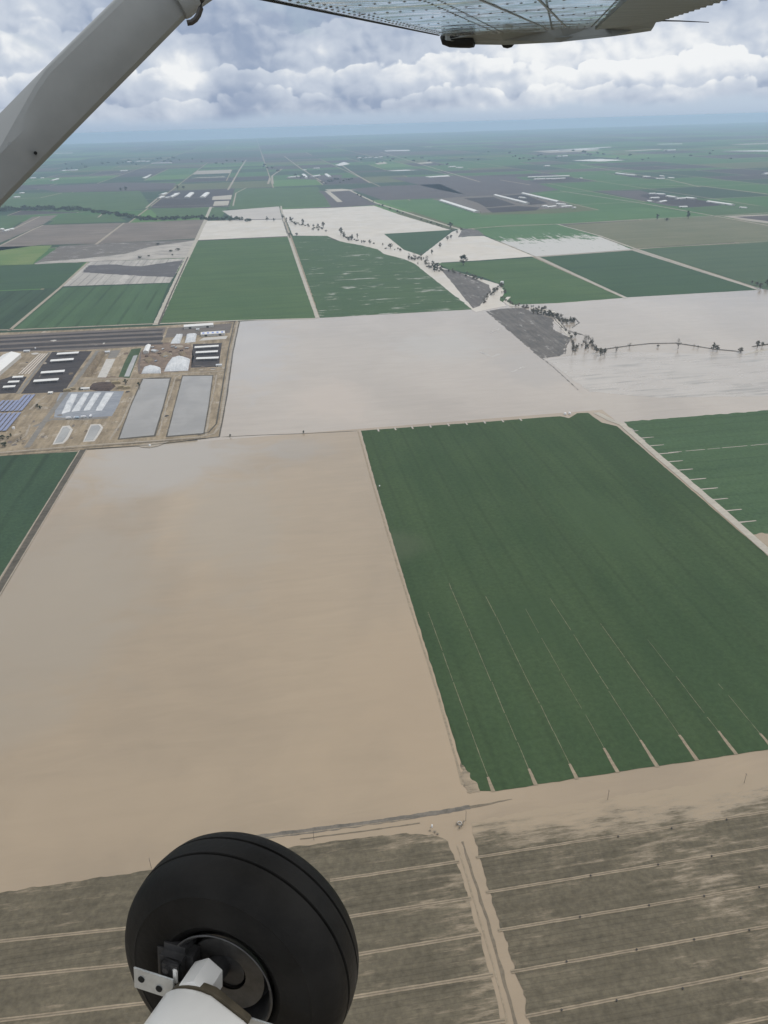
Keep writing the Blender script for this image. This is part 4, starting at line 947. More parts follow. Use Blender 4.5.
basin('lagoon', [(143.3, 379.4), (170, 379), (163, 406), (154, 435.6), (119.5, 439), (131, 407)], m_lag, 'grey manure lagoon, the left of two', [(142.3, 378.2), (171.6, 377.7), (164.3, 406), (155.5, 436.8), (117.5, 440.2), (130, 407)], m_dark)
basin('lagoon', [(183, 376.6), (212.4, 376.2), (208.5, 405), (203.4, 433.5), (167.5, 436.4), (175, 407)], m_lag, 'grey manure lagoon, the right of two', [(182.2, 375.6), (213.4, 375.3), (209.6, 405), (204.6, 434.5), (165.8, 437.6), (174, 407)], m_dark)
basin('pond', [(63, 428), (67, 427), (70.5, 430), (67, 437), (62.5, 442.5), (54.5, 443.8), (58, 437)], m_pond, 'small grey settling pond, the left of two', [(62.5, 426.5), (69.5, 425.8), (73, 430), (68.5, 439), (63.5, 444), (52.5, 445), (57, 436)], m_conc, 1)
basin('pond', [(91.5, 426), (99, 425.5), (101, 428), (96.5, 436), (93, 440.6), (84.5, 441.2), (88, 434)], m_pond, 'small grey settling pond, the right of two', [(90.7, 424.8), (100.5, 424.4), (103.2, 428), (98, 437), (94.5, 441.6), (82.8, 442.4), (87, 433)], m_conc, 1)
strip('farm_lane', [(238, 322), (231, 352), (224, 400), (220.5, 425), (214, 434), (200, 437.5), (150, 441.5), (84, 446), (0, 453), (-60, 458)], 4.5, 0.86, m_track, 'pale levee road round the dairy', jit=0.6)
strip('wheel_rut', [(234.5, 322), (228, 352), (220.5, 400), (216.5, 424), (209, 432.5), (198, 435.6)], 2.6, 0.82, m_dark, None, jit=0.5)
strip('wheel_rut', [(239.5, 321.5), (233, 352), (226.3, 400), (219.3, 437), (150, 445.5), (84, 449.6)], 2.0, 0.90, m_dark, None, jit=0.5)
strip('wheel_rut', [(206, 438.5), (150, 442.8), (84, 447.8), (0, 454.6)], 1.6, 0.90, m_dark, None, jit=0.5)
sheet('dairy_yard', [(137, 446), (147, 443.8), (160, 442.8), (170, 441.5), (158, 446.5), (150, 448.2), (142, 447.8)], 0.88, m_track, None, jit=1)
m_cabx = simple('faded_blue_paint', (0.25, 0.30, 0.36), 0.5, var=0.1)
rp = random.Random(12)
for i in range(70):
    x0_, x1_, y0_, y1_ = rp.choice(((20, 60, 397, 445), (3, 30, 433, 450), (96, 140, 380, 432), (70, 112, 421, 441), (100, 132, 350, 378), (160, 180, 378, 436), (140, 190, 344, 372), (192, 226, 365, 374), (22, 48, 353, 378), (4, 158, 333, 349), (30, 88, 354, 391)))
    px, py = rp.uniform(x0_, x1_), rp.uniform(y0_, y1_)
    if px > 214-(py-322)*0.1 and py > 376: continue
    a_, b_ = rp.uniform(1.0, 4.2), rp.uniform(0.5, 1.6)
    sheet('yard_stain', [(px+a_*math.cos(q)*rp.uniform(.6, 1.2)-b_*math.sin(q)*0.6, py+b_*math.sin(q)*rp.uniform(.6, 1.2)) for q in [k*0.785 for k in range(8)]], 0.72+i*0.0004, rp.choice((m_lane, m_red, m_heap_y, m_conc, m_corral, m_track, m_lane)), None, jit=0.8, step=3, wav=5)
# raised things of the dairy
grp = 'white cattle shades of the dairy'
for i, (a, b_) in enumerate((((57.5, 356.4), (79.3, 355)), ((51, 363.3), (74.2, 361.6)), ((41.5, 375.3), (65.3, 373.6)), ((34.3, 383.8), (59.2, 382)))):
    shade(a, b_, 10, 4.5, f'long white cattle shade on black corral, {("farthest", "second from the back", "second from the front", "nearest")[i]} of four', grp)
for i, (a, b_) in enumerate((((13.2, 379.9), (24, 379.3)), ((8.8, 384.8), (20, 384.2)), ((3.8, 389.8), (16, 389)))):
    shade(a, b_, 7.5, 4.5, f'short white shade beside the large white barn, {("farthest", "middle", "nearest")[i]} of three', 'short shades by the white barn')
for i, (a, b_) in enumerate((((195, 349.8), (219, 348.3)), ((196, 355), (218.2, 353.8)), ((196.6, 361), (219, 360.2)))):
    shade(a, b_, 9, 4.5, f'white shade above right lagoon, {("farthest", "middle", "nearest")[i]} of three', 'shades above the right lagoon')
barn((13, 358), (-36, 399), 36, 8, 13.5, 'large white gable roofed barn at the left edge of the dairy', None, doors=3)
barn((184.5, 328.7), (213.5, 326.7), 17, 6, 9, 'long white roofed barn at the back corner of the dairy', None)
barn((201.5, 336), (225, 334.5), 20, 5.5, 8.5, 'white barn roof striped with blue skylights', None, skylights=5)
barn((148.8, 347.5), (146, 354), 10, 5, 7.5, 'small grey and white barn behind the narrow pond', None)
barn((153, 351.5), (157, 352.5), 9, 3.2, 4.6, 'small grey shed right of the small grey and white barn', None, roof=m_roofg, name='shed', cat='shed', doors=1)
barn((49, 394), (53, 393.7), 8, 3, 4.2, 'small white shed at the foot of the black corral', None, name='shed', cat='shed', doors=1)
barn((81, 390), (90, 389.6), 6, 3, 4.2, 'low white roofed shed beside the dark feed heap', None, name='shed', cat='shed', doors=1)
def mound(name, pts, hgt, mat, label, cat, flat=0.5, seed=0, parts=None):
    """heap with sloping sides over an outline given on the photo"""
    P = [G(*p) for p in pts]; c = sum(P, Vector())/len(P)
    n = []
    for a, b_ in zip(P, P[1:]+P[:1]):
        k = max(2, int((b_-a).length/5)); n += [a.lerp(b_, j/k) for j in range(k)]
    bm = bmesh.new(); rings = []
    for (f_, z) in ((1.0, 0.0), (0.9, 0.45), (0.75, 0.8), (flat, 1.0), (flat*0.5, 1.04)):
        rings.append([Vector(((p.x-c.x)*f_, (p.y-c.y)*f_, z*hgt+(mnoise.noise(Vector((p.x*0.09, p.y*0.09, z*3+seed)))*hgt*0.16 if z else -0.2))) for p in n])
    bm_loft(bm, rings); o = link(name, autosmooth(done(bm, name), 40), mat); o.location = c+Vector((0, 0, 0.72)); tag(o, label, cat); return o
m_tarp = field_mat('white_silage_cover', (0.46, 0.48, 0.50), (0.60, 0.61, 0.62), row='y', big=12, fine=0.14, rough=0.5, silt=(0.52, 0.66), silt_col=(0.33, 0.35, 0.38), silt_stretch=3)
m_heap = field_mat('brown_feed_heap', (0.16, 0.125, 0.085), (0.22, 0.175, 0.12), row='y', big=12, fine=0.3)
m_dheap = field_mat('dark_feed_heap', (0.055, 0.04, 0.035), (0.10, 0.072, 0.06), row='x', big=12, fine=0.35)
mound('silage_pile', [(141.3, 374), (143.5, 368.8), (151, 366.8), (160.8, 368.8), (161, 373.6)], 6, m_tarp, 'smaller white covered silage pile above the left lagoon', 'silage pile', 0.6, 1)
mound('silage_pile', [(164, 371.9), (166.5, 366), (171.5, 359.4), (180, 356.8), (190.3, 359.6), (188.2, 371)], 7, m_tarp, 'largest white covered silage pile between the lagoons', 'silage pile', 0.62, 2)
mound('silage_pile', [(170.6, 344), (177, 335.4), (183, 335), (180, 343.8)], 5.5, m_tarp, 'pale covered silage pile left of its twin by the blue striped roof', 'silage pile', 0.66, 3)
mound('silage_pile', [(184.8, 343.2), (186.6, 335.2), (197, 334.4), (195.3, 342.2)], 5.5, m_tarp, 'pale covered silage pile right of its twin by the blue striped roof', 'silage pile', 0.66, 4)
mound('feed_heap', [(100.5, 352), (107, 351.2), (98, 366), (91, 377.4), (83, 377.4), (91, 366)], 8, m_heap, 'long brown windrow heap beside the grey lane', 'heap', 0.35, 5)
mound('feed_heap', [(88, 389.5), (92, 384.5), (103, 382.8), (112, 383), (116, 386.5), (110, 391.3), (98, 391.5)], 4, m_dheap, 'dark red brown feed heap beyond the covered piles', 'heap', 0.5, 6)
for i, q in enumerate(([(72, 394), (78, 394), (70, 412), (61.5, 414.5), (66, 404)], [(84.5, 393.2), (90, 393), (80, 411), (71.5, 412.5)], [(95, 393), (101.5, 392.7), (90, 410.5), (83.5, 411.2)], [(106, 393), (114, 392.6), (102, 411), (95.5, 411.2)])):
    mound('feed_pile', q, 3.2, m_tarp, f'sheeted pile on blue grey yard, {nth(i, 4)}', 'covered pile', 0.55, 7+i)['group'] = 'covered feed piles'
m_scrap = simple('rusty_scrap', (0.12, 0.085, 0.065), 0.8, var=0.4, scale=0.8); m_bale = simple('hay_bales', (0.30, 0.245, 0.15), 0.9, var=0.2, scale=0.8)
for i, (px, py, L_, W_, hh, rot) in enumerate(((116.5, 384, 16, 8, 5, 0.05), (121.5, 388.3, 13, 6, 4.5, 0.2), (67.5, 391.6, 14, 6, 4.5, 0.0), (127, 389, 12, 6, 4.5, 0.3), (73, 389.8, 10, 6, 4, 0.1))):
    q = G(px, py); o = empty('hay_stack', q+Vector((0, 0, 0.6)), rot); tag(o, f'stack of tan hay bales near the dark feed heap, {nth(sorted((116.5, 121.5, 67.5, 127, 73)).index(px), 5)}', 'hay stack', 'hay stacks of the dairy')
    bm = bmesh.new(); bm_box(bm, -L_/2, L_/2, -W_/2, W_/2, 0, hh*0.72); link('lower_tier', done(bm, 'lower_tier'), m_bale, o)
    bm = bmesh.new(); bm_box(bm, -L_*0.42, L_*0.36, -W_*0.42, W_*0.42, hh*0.73, hh); link('upper_tier', done(bm, 'upper_tier'), m_bale, o)
ct = sorted([(152.5, 348.2, .4), (159.5, 354.2, .2), (163, 350, 1.2), (170.5, 352.5, .1), (176, 348.6, 1.4), (181.5, 351.2, .3), (187, 349, .2), (146.8, 357, .2), (156, 362, 1.1), (173, 347.4, .1), (166, 357.5, .5)])
for i, (px, py, rot) in enumerate(ct):
    q = G(px, py); o = empty('feed_wagon', q+Vector((0, 0, 0.75)), rot); tag(o, f'small farm wagon on the red brown yard, {nth(i, len(ct))}', 'wagon', 'wagons on the red brown yard')
    L_ = rt.uniform(5, 9)
    bm = bmesh.new(); bm_loft(bm, [[(x, -1.1, 0.9), (x, 1.1, 0.9), (x, 1.5, 2.6), (x, -1.5, 2.6)] for x in (-L_/2, L_/2)]); link('hopper', done(bm, 'hopper'), (m_scrap, m_roofg, m_cabx)[i % 3], o)
    for x in (-L_*0.3, L_*0.3):
        for y in (-1.1, 1.1):
            bm = bmesh.new(); bm_tube(bm, [(x, y-0.15, 0.45), (x, y+0.15, 0.45)], 0.5, 12); link('wheel', done(bm, 'wheel'), m_tyre, o)
for i, pp in enumerate(([(159, 356), (166, 352), (172, 355), (166, 359)], [(143, 360), (149, 357), (154, 360), (148, 364)], [(178, 353.5), (184, 352), (187, 355), (181, 357)])):
    mound('dirt_heap', pp, 2.5, m_heap if i else m_pad, f'low dirt heap on the red brown yard, {("middle", "leftmost", "rightmost")[i]} of three', 'heap', 0.4, 20+i)
barn((104, 353.5), (110, 353), 9, 3.5, 5, 'grey roofed shed at the head of the white concrete slab', None, roof=m_roofg, name='shed', cat='shed', doors=1)
barn((24.5, 352.3), (30, 352), 8, 3.2, 4.6, 'grey roofed shed at the head of the feed lanes', None, roof=m_roofg, name='shed', cat='shed', doors=1)
barn((216.5, 366.5), (222, 366.2), 8, 3.2, 4.6, 'grey roofed shed above the corner of the right lagoon', None, roof=m_roofg, name='shed', cat='shed', doors=1)
barn((196.5, 330.6), (199.5, 330.4), 8, 3.2, 4.4, 'tiny grey shed between the long barn and the blue striped roof', None, roof=m_roofg, name='shed', cat='shed', doors=1)
for i, pp in enumerate(([(139, 372), (139.5, 361), (141, 352)], [(195, 366), (206, 366.4), (217, 365)], [(30, 410), (38, 402), (46, 396)], [(12, 445), (26, 436), (30, 425)], [(110, 440), (123, 420), (134, 395)], [(158, 436), (167, 405), (176, 377)], [(206, 436), (211, 405), (217, 375)])):
    strip('wheel_rut', pp, 3, 0.82, m_lane if i < 2 else m_track, None, jit=1.6, step=6)
# solar rows
m_panel = simple('solar_glass', (0.13, 0.16, 0.30), 0.25, var=0.15, scale=0.4)
m_pgrid = simple('panel_frame', (0.45, 0.46, 0.48), 0.4, metal=0.5)
def solar(a, b_, label):
    A, B = G(*a), G(*b_); c = (A+B)/2; d = B-A; L_ = d.length
    o = empty('solar_panel_row', c+Vector((0, 0, 0.6)), math.atan2(d.y, d.x)); tag(o, label, 'solar panels', 'solar panel rows of the dairy')
    bm = bmesh.new(); w_ = 3.2
    bm_loft(bm, [[(x, -w_, 1.3), (x, w_, 1.8), (x, w_, 1.9), (x, -w_, 1.4)] for x in (-L_/2, L_/2)]); pn = link('panel', done(bm, 'panel'), m_panel, o)
    bm = bmesh.new()
    k = max(3, int(L_/6))
    for i in range(k+1):
        x = -L_/2+L_*i/k
        bm_loft(bm, [[(x-0.09, -w_, 1.41), (x+0.09, -w_, 1.41), (x+0.09, w_, 1.91), (x-0.09, w_, 1.91)], [(x-0.09, -w_, 1.45), (x+0.09, -w_, 1.45), (x+0.09, w_, 1.95), (x-0.09, w_, 1.95)]])
    link('panel_frame', done(bm, 'panel_frame'), m_pgrid, pn)
    for i in range(3):
        bm = bmesh.new(); x = -L_*0.42+L_*0.84*i/2; bm_tube(bm, [(x, 0, -0.5), (x, 0, 1.7)], 0.12, 6); link('post', done(bm, 'post'), m_steelpost, o)
up = [((34, 395.6), (20.5, 411.8)), ((30, 395.6), (16, 411.9)), ((25.8, 395.8), (11.4, 412)), ((17.4, 401.2), (7, 412.2)), ((13, 401.2), (2.4, 412.3)), ((8.4, 401.3), (-2.4, 412.5)), ((3.8, 401.5), (-8, 412.8))]
dn = [((19.8, 413.6), (4.4, 432)), ((15.2, 413.7), (-0.4, 432.2)), ((10.4, 413.9), (-5, 432.3)), ((5.6, 414.1), (-9.6, 432.5)), ((0.8, 414.3), (-14, 432.6))]
for i, (a, b_) in enumerate(reversed(up)): solar(a, b_, f'blue solar panel row in upper block, {nth(i, 7)}')
for i, (a, b_) in enumerate(reversed(dn)): solar(a, b_, f'blue solar panel row in lower block, {nth(i, 5)}')
# vehicles and tanks on the yard
m_cab = simple('white_truck_paint', (0.74, 0.75, 0.77), 0.35, var=0.05); m_cabb = simple('pale_blue_truck_paint', (0.42, 0.52, 0.62), 0.35, var=0.08)
m_glass = simple('dark_glass', (0.02, 0.025, 0.03), 0.1)
def truck(px, py, rot, label, boxm, L_=9.0):
    q = G(px, py); o = empty('feed_truck', q+Vector((0, 0, 0.8)), rot); tag(o, label, 'truck', 'trucks on the feed yard')
    bm = bmesh.new(); bm_box(bm, -L_*0.5, L_*0.18, -1.25, 1.25, 1.0, 3.6); bmesh.ops.bevel(bm, geom=list(bm.edges), offset=0.1, segments=1, affect='EDGES'); link('cargo_box', done(bm, 'cargo_box'), boxm, o)
    bm = bmesh.new(); bm_loft(bm, [[(L_*0.2, y, 0.7), (L_*0.5, y, 0.7), (L_*0.5, y, 1.9), (L_*0.42, y, 3.0), (L_*0.2, y, 3.1)] for y in (-1.2, 1.2)]); cb = link('cab', done(bm, 'cab'), m_cab, o)
    bm = bmesh.new(); bm_loft(bm, [[(L_*0.51, y, 1.95), (L_*0.435, y, 2.9), (L_*0.43, y, 2.9), (L_*0.50, y, 1.95)] for y in (-1.0, 1.0)]); link('windscreen', done(bm, 'windscreen'), m_glass, cb)
    for x in (-0.36, -0.2, 0.36):
        for y in (-1.1, 1.1):
            bm = bmesh.new(); bm_tube(bm, [(x*L_, y-0.18, 0.5), (x*L_, y+0.18, 0.5)], 0.52, 14); link('wheel', done(bm, 'wheel'), m_tyre, o)
for i, (x, y, r, m_) in enumerate(((69, 419.3, 0.1, m_cab), (76.5, 418.9, 3.0, m_cabb), (84, 418.2, 0.15, m_cab), (91, 417.3, 1.5, m_cab))):
    truck(x, y, r, f'{("white", "pale blue", "white", "white")[i]} truck parked below covered feed piles, {nth(i, 4)}', m_)
def tank(px, py, r, hgt, label, cat='tank', name='water_tank'):
    q = G(px, py); o = empty(name, q+Vector((0, 0, 0.3))); tag(o, label, cat)
    bm = bmesh.new(); bm_tube(bm, [(0, 0, -0.3), (0, 0, hgt*0.8), (0, 0, hgt*0.82)], [r, r, r*1.03], 16); link('shell', done(bm, 'shell'), m_cab, o)
    bm = bmesh.new(); bm_tube(bm, [(0, 0, hgt*0.82), (0, 0, hgt)], [r*1.03, r*0.25], 16); link('lid', done(bm, 'lid'), m_roofw, o)
tank(13.8, 429, 2.2, 4, 'white tank beside the solar panels'); tank(150, 446.3, 1.5, 3, 'white tank on the bank below the left lagoon')
tank(35.5, 348.7, 1.6, 3, 'small white tank on the long black corral strip')
tank(502, 283.5, 5, 7, 'white tank among the trees of the creek bend')
tank(565, 414.6, 2.0, 3.2, 'white pump tank at far edge of large green field, left of two'); tank(569.5, 414.2, 2.0, 3.6, 'white pump tank at far edge of large green field, right of two')
tank(379.5, 486.5, 0.9, 1.6, 'small white standpipe at the left side of the large green field', 'standpipe', 'standpipe')
tank(432, 827.2, 0.55, 2.2, 'small white standpipe in the flood beside the surfacing road', 'standpipe', 'standpipe')
# concrete ring box with brush at the track junction
q = G(459.5, 824); o = empty('irrigation_box', q+Vector((0, 0, 0.3))); tag(o, 'round concrete irrigation box ringed with brush at the flooded junction', 'irrigation box')
bm = bmesh.new(); ring = [(1.5, -0.4), (1.5, 0.9), (1.1, 0.9), (1.1, -0.3)]
vv = [[bm.verts.new((r*math.cos(t), r*math.sin(t), z)) for t in [2*math.pi*k/20 for k in range(20)]] for r, z in ring]
for a, b_ in zip(vv, vv[1:]):
    for k in range(20): bm.faces.new((a[k], a[(k+1) % 20], b_[(k+1) % 20], b_[k]))
link('rim', done(bm, 'rim'), m_conc, o)
bm = bmesh.new(); bm_tube(bm, [(0, 0, 0.1), (0, 0, 0.3)], 1.1, 20); link('water_surface', done(bm, 'water_surface'), m_flood, o)
row([(457, 825.5, 4, 3.5, 1), (461.5, 827, 4, 3.5, 1), (463.5, 823.5, 3, 3.5, 1), (459.5, 829, 4, 3, 1)], 1, 'ringing irrigation box at flooded junction', 'brush round the irrigation box', 'bush')
row([(434.5, 833, 4, 2.2, 1), (437.5, 835, 3, 2, 1), (430, 831.5, 3, 1.6, 1)], 1, 'of drift brush beside small white standpipe', 'drift brush by the standpipe', 'bush')
# poles along the drowned road
m_pole = simple('weathered_pole', (0.14, 0.11, 0.085), 0.9, var=0.25)
for i, (px, py, hp) in enumerate(((151.5, 868.5, 13), (314, 840, 12), (465.8, 821, 12), (607.6, 800, 16), (744, 783.5, 18))):
    q = G(px, py); o = empty('utility_pole', q+Vector((0, 0, 0.2))); Hp = 9.5
    tag(o, f'thin wooden utility pole in flood by drowned road, {nth(i, 5)}', 'pole', 'utility poles along the drowned road')
    bm = bmesh.new(); bm_tube(bm, [(0, 0, -0.5), (0, 0, Hp)], [0.17, 0.11], 8); link('pole', done(bm, 'pole'), m_pole, o)
    bm = bmesh.new(); bm_box(bm, -0.08, 0.08, -1.2, 1.2, Hp-0.9, Hp-0.75); link('crossarm', done(bm, 'crossarm'), m_pole, o)
    for y in (-1.05, 0.0, 1.05):
        bm = bmesh.new(); bm_tube(bm, [(0, y, Hp-0.75), (0, y, Hp-0.5)], [0.05, 0.035], 6); link('insulator', done(bm, 'insulator'), m_conc, o)
# irrigation valves along the border ridges
VP = [[(671.5, 829.2), (726.5, 820.5), (618, 837.5)], [(590.5, 876.5), (658, 865.5), (711.5, 857)], [(580, 917.8), (649, 906.2), (704, 897), (759, 888)], [(566.5, 962.6), (636.5, 950.5), (694, 940.5), (749, 931)], [(561.5, 1011), (616.5, 1001.5), (682.5, 989.5), (740.5, 979)]]
pipe_me = vcap = None
for r_, line in enumerate(VP):
    line = sorted(line)
    for i, (px, py) in enumerate(line):
        q = G(px, py); o = empty('irrigation_valve', q+Vector((0, 0, 0.6))); tag(o, f'dark irrigation valve on {ORD[r_]} silt ridge below road, {nth(i, len(line))}', 'valve', 'irrigation valves in the right-hand drilled field')
        if pipe_me is None:
            bm = bmesh.new(); bm_tube(bm, [(0, 0, -0.4), (0, 0, 0.55)], 0.42, 12); pipe_me = done(bm, 'riser')
        link('riser', pipe_me, m_dark_in, o)
        if vcap is None:
            bm = bmesh.new(); bm_tube(bm, [(0, 0, 0.55), (0, 0, 0.7), (0, 0, 0.8)], [0.6, 0.6, 0.2], 12); vcap = done(bm, 'cap')
        link('cap', vcap, m_dark_in, o)

# ------------------------------------------------------------------ dairies and sheds in the haze
def shed_row(items, text, group, roof=None):
    items = sorted(items)
    for i, it in enumerate(items):
        (x0, y0, x1, y1, wd, hh) = it
        barn((x0, y0), (x1, y1), wd, hh*0.7, hh, f'white roofed shed {text}, {nth(i, len(items))}', group, roof=roof, doors=1, name='shed', cat='shed')
sheet('corral', [(153, 205.5), (162, 199.5), (209, 198), (210, 204.8), (180, 206)], 0.62, m_corral, 'dark corrals of the white dairy', jit=2)
sheet('concrete_pad', [(214.5, 201.5), (229.5, 200.8), (228, 205.5), (213, 206)], 0.66, m_road, 'white silage pad of the far white dairy', jit=2)
sheet('concrete_pad', [(213, 196.5), (232, 195), (231, 199.5), (212, 200)], 0.64, m_road, None, jit=3)
strip('track', [(146, 208), (158, 198), (166, 193)], 14, 0.60, m_track, None, jit=2)
strip('track', [(150, 206.8), (210, 205), (232, 204)], 9, 0.66, m_track, None, jit=2)
strip('track', [(233, 206), (236, 193), (246, 188)], 10, 0.66, m_track, None, jit=2)
shed_row([(161, 195.5, 166, 194, 30, 11), (170.5, 198, 177, 195, 26, 11), (158.5, 199, 163.5, 197.3, 24, 10), (187, 198.3, 192, 193.8, 34, 12), (202.5, 198.2, 207.5, 193.8, 34, 12), (174, 194.8, 179, 194, 22, 9), (165, 198.5, 169, 198, 20, 9)], 'of white dairy beyond tree belt', 'sheds of the white dairy')
sheet('corral', [(284, 178.5), (305, 175.2), (343, 174.8), (340, 178.3), (318, 180)], 0.62, m_purple, None, jit=2)
shed_row([(288, 178, 293, 177.5, 26, 10), (292.5, 177.6, 299, 177, 28, 11), (306.5, 178.5, 303.5, 175, 30, 12), (312, 177.2, 319.5, 176, 26, 11), (330, 177.8, 326, 174.8, 30, 12), (313.5, 169, 319.5, 168.7, 26, 11), (303, 170.5, 306, 170.3, 24, 9)], 'of hazy dairy left of raised road', 'sheds of the hazy dairy')
sheet('corral', [(432, 199), (470, 196.5), (492, 195.5), (528, 193), (562, 201.5), (576, 207.5), (482, 213), (462, 207)], 0.60, m_lane, 'bare yards of the far dairy', jit=3)
m_fcor = field_mat('black_far_corral', (0.036, 0.031, 0.034), (0.052, 0.045, 0.047), big=60, silt=(0.58, 0.74), silt_col=(0.13, 0.115, 0.10), silt_stretch=4, silt_rough=0.8)
sheet('corral', [(464, 198.5), (493, 197), (516, 205), (486, 207.5), (478, 203)], 0.66, m_fcor, 'black corrals of the far dairy', jit=3)
sheet('corral', [(486, 208.3), (518, 206.2), (540, 207.5), (536, 210.5), (492, 212.8)], 0.66, m_fcor, None, jit=3)
sheet('corral', [(500, 196), (523, 194.5), (548, 203.5), (530, 205)], 0.66, m_fcor, None, jit=3)
barn((441.5, 201.3), (477, 212.8), 30, 7, 11, 'very long white barn on the left side of the far dairy', 'barns of the far dairy', doors=3)
barn((495.3, 196), (527.6, 204.2), 24, 7, 11, 'long white barn across the middle of the far dairy', 'barns of the far dairy', doors=3)
barn((523, 194.2), (558.5, 202.8), 24, 7, 11, 'long white barn at the back of the far dairy', 'barns of the far dairy', doors=3)
shed_row([(541.5, 207.2, 546, 206.6, 26, 8), (546.5, 208, 555, 207, 24, 8), (560.5, 207.4, 571, 206.6, 26, 7), (573, 208.4, 575, 208.2, 18, 7), (519.5, 198.2, 525.5, 198.6, 20, 8), (557, 204.8, 566, 205.4, 20, 8)], 'at right end of far dairy', 'sheds of the far dairy')
sheet('corral', [(525, 178.5), (545, 180.3), (576, 179.5), (572, 177)], 0.66, m_fcor, None, jit=3)
shed_row([(528, 177.8, 569, 176.6, 26, 10), (534, 180, 545, 179.6, 22, 9), (546, 179.7, 565, 179, 22, 9), (579.5, 179, 582, 178.8, 20, 8)], 'of long hazy dairy behind ploughland', 'sheds of the long hazy dairy')
sheet('corral', [(614, 173), (640, 176.5), (664, 177.5), (655, 179.3), (630, 177)], 0.62, m_fcor, None, jit=3)
shed_row([(616.5, 173.8, 625, 175, 26, 10), (625, 175, 635.5, 176, 26, 10), (643, 177.5, 649.5, 177.2, 22, 9), (660, 176.6, 664, 176.8, 22, 9), (656, 179.4, 664.5, 179.2, 22, 9), (668.5, 178.4, 674, 178.6, 22, 9)], 'of hazy farm right of long dairy', 'sheds of the hazy farm')
sheet('corral', [(640, 196), (656, 193.5), (680, 197), (706, 201), (722, 205.5), (690, 207.5), (664, 203.5)], 0.62, m_fcor, 'dark corrals of the right-hand dairy', jit=3)
barn((708, 202.3), (733, 205.8), 24, 6, 9, 'long pale barn at the right end of the right-hand dairy', None)
shed_row([(649, 194.4, 655, 194.2, 26, 8), (657, 194.6, 664.5, 195, 26, 8), (667.5, 197, 676, 198, 28, 9), (676, 199.5, 684.5, 199, 26, 8), (686.5, 198.6, 695, 199.4, 28, 9), (650, 198.8, 658.5, 198.4, 24, 8), (658.5, 202.8, 665, 201.6, 24, 8), (648, 201.6, 652, 202, 20, 7), (679, 207.6, 687, 207.4, 20, 7), (740, 208, 746.5, 208.4, 16, 6)], 'of right-hand dairy beyond olive field', 'sheds of the right-hand dairy')
shed_row([(0.5, 230.6, 2.5, 229.8, 20, 8), (4, 232, 9, 230.5, 20, 8), (9.5, 230.6, 13, 229.6, 18, 8)], 'at left edge among brown fields', 'sheds at the left edge')
shed_row([(14, 198, 19.5, 197.4, 24, 9), (4, 198.4, 8, 198, 24, 9), (20, 193.8, 24, 193.4, 24, 9), (30.5, 178.8, 35.5, 178.4, 26, 11), (41, 178.6, 44, 178.4, 26, 11), (51.5, 181.2, 58, 179.4, 30, 11), (62, 171.4, 66, 171, 30, 12), (67, 171, 78, 170.4, 30, 12), (120.5, 171.6, 127.5, 171.2, 34, 12)], 'in the haze beside the wing strut', 'sheds in the left haze')
shed_row([(127, 162.4, 131, 162, 34, 12), (136, 162, 140, 161.6, 34, 12), (141, 161.8, 144.5, 161.4, 34, 12), (146, 162, 149, 161.6, 34, 12), (152, 163.8, 171.5, 163.4, 34, 12)], 'of far feed yard above white dairy', 'sheds of the far feed yard')
shed_row([(357.5, 158.4, 360.5, 158, 34, 12), (363, 158.4, 366, 158.2, 34, 12), (368, 158, 371, 157.8, 34, 12), (374, 158.2, 377, 158, 34, 12), (379, 157.6, 382, 157.4, 34, 12), (557, 157, 560.5, 156.7, 34, 12), (562, 156.9, 567, 156.5, 34, 14), (544.5, 166.8, 549, 166.5, 30, 12), (449, 167.6, 455, 167.2, 30, 12), (456, 168.4, 463, 168.2, 30, 12), (664, 151.2, 675, 150.8, 40, 16), (763.5, 175, 770, 174.4, 34, 14)], 'scattered through the far haze', 'sheds in the far haze')
# distant water and plastic sheets, their shine put into a matte white
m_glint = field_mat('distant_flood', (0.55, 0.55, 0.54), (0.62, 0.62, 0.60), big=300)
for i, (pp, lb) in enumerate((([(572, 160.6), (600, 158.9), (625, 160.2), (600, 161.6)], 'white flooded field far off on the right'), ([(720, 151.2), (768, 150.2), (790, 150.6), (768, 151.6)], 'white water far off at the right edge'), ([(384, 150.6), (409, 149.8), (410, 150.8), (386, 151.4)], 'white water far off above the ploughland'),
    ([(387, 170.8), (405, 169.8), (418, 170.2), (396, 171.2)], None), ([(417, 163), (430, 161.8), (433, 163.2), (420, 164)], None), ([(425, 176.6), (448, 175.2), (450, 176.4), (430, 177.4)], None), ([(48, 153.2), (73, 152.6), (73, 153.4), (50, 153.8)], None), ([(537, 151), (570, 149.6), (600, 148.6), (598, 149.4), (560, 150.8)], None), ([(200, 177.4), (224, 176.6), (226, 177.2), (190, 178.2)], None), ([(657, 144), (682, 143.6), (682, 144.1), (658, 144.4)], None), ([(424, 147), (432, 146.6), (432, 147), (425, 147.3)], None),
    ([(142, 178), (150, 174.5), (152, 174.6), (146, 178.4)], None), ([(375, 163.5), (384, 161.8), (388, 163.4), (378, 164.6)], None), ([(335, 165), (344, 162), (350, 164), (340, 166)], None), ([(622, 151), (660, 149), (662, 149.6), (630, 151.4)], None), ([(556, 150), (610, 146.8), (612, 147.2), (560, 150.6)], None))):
    sheet('distant_flood', pp, 0.9, m_glint if lb or i % 2 else m_road, lb, jit=6, step=40)
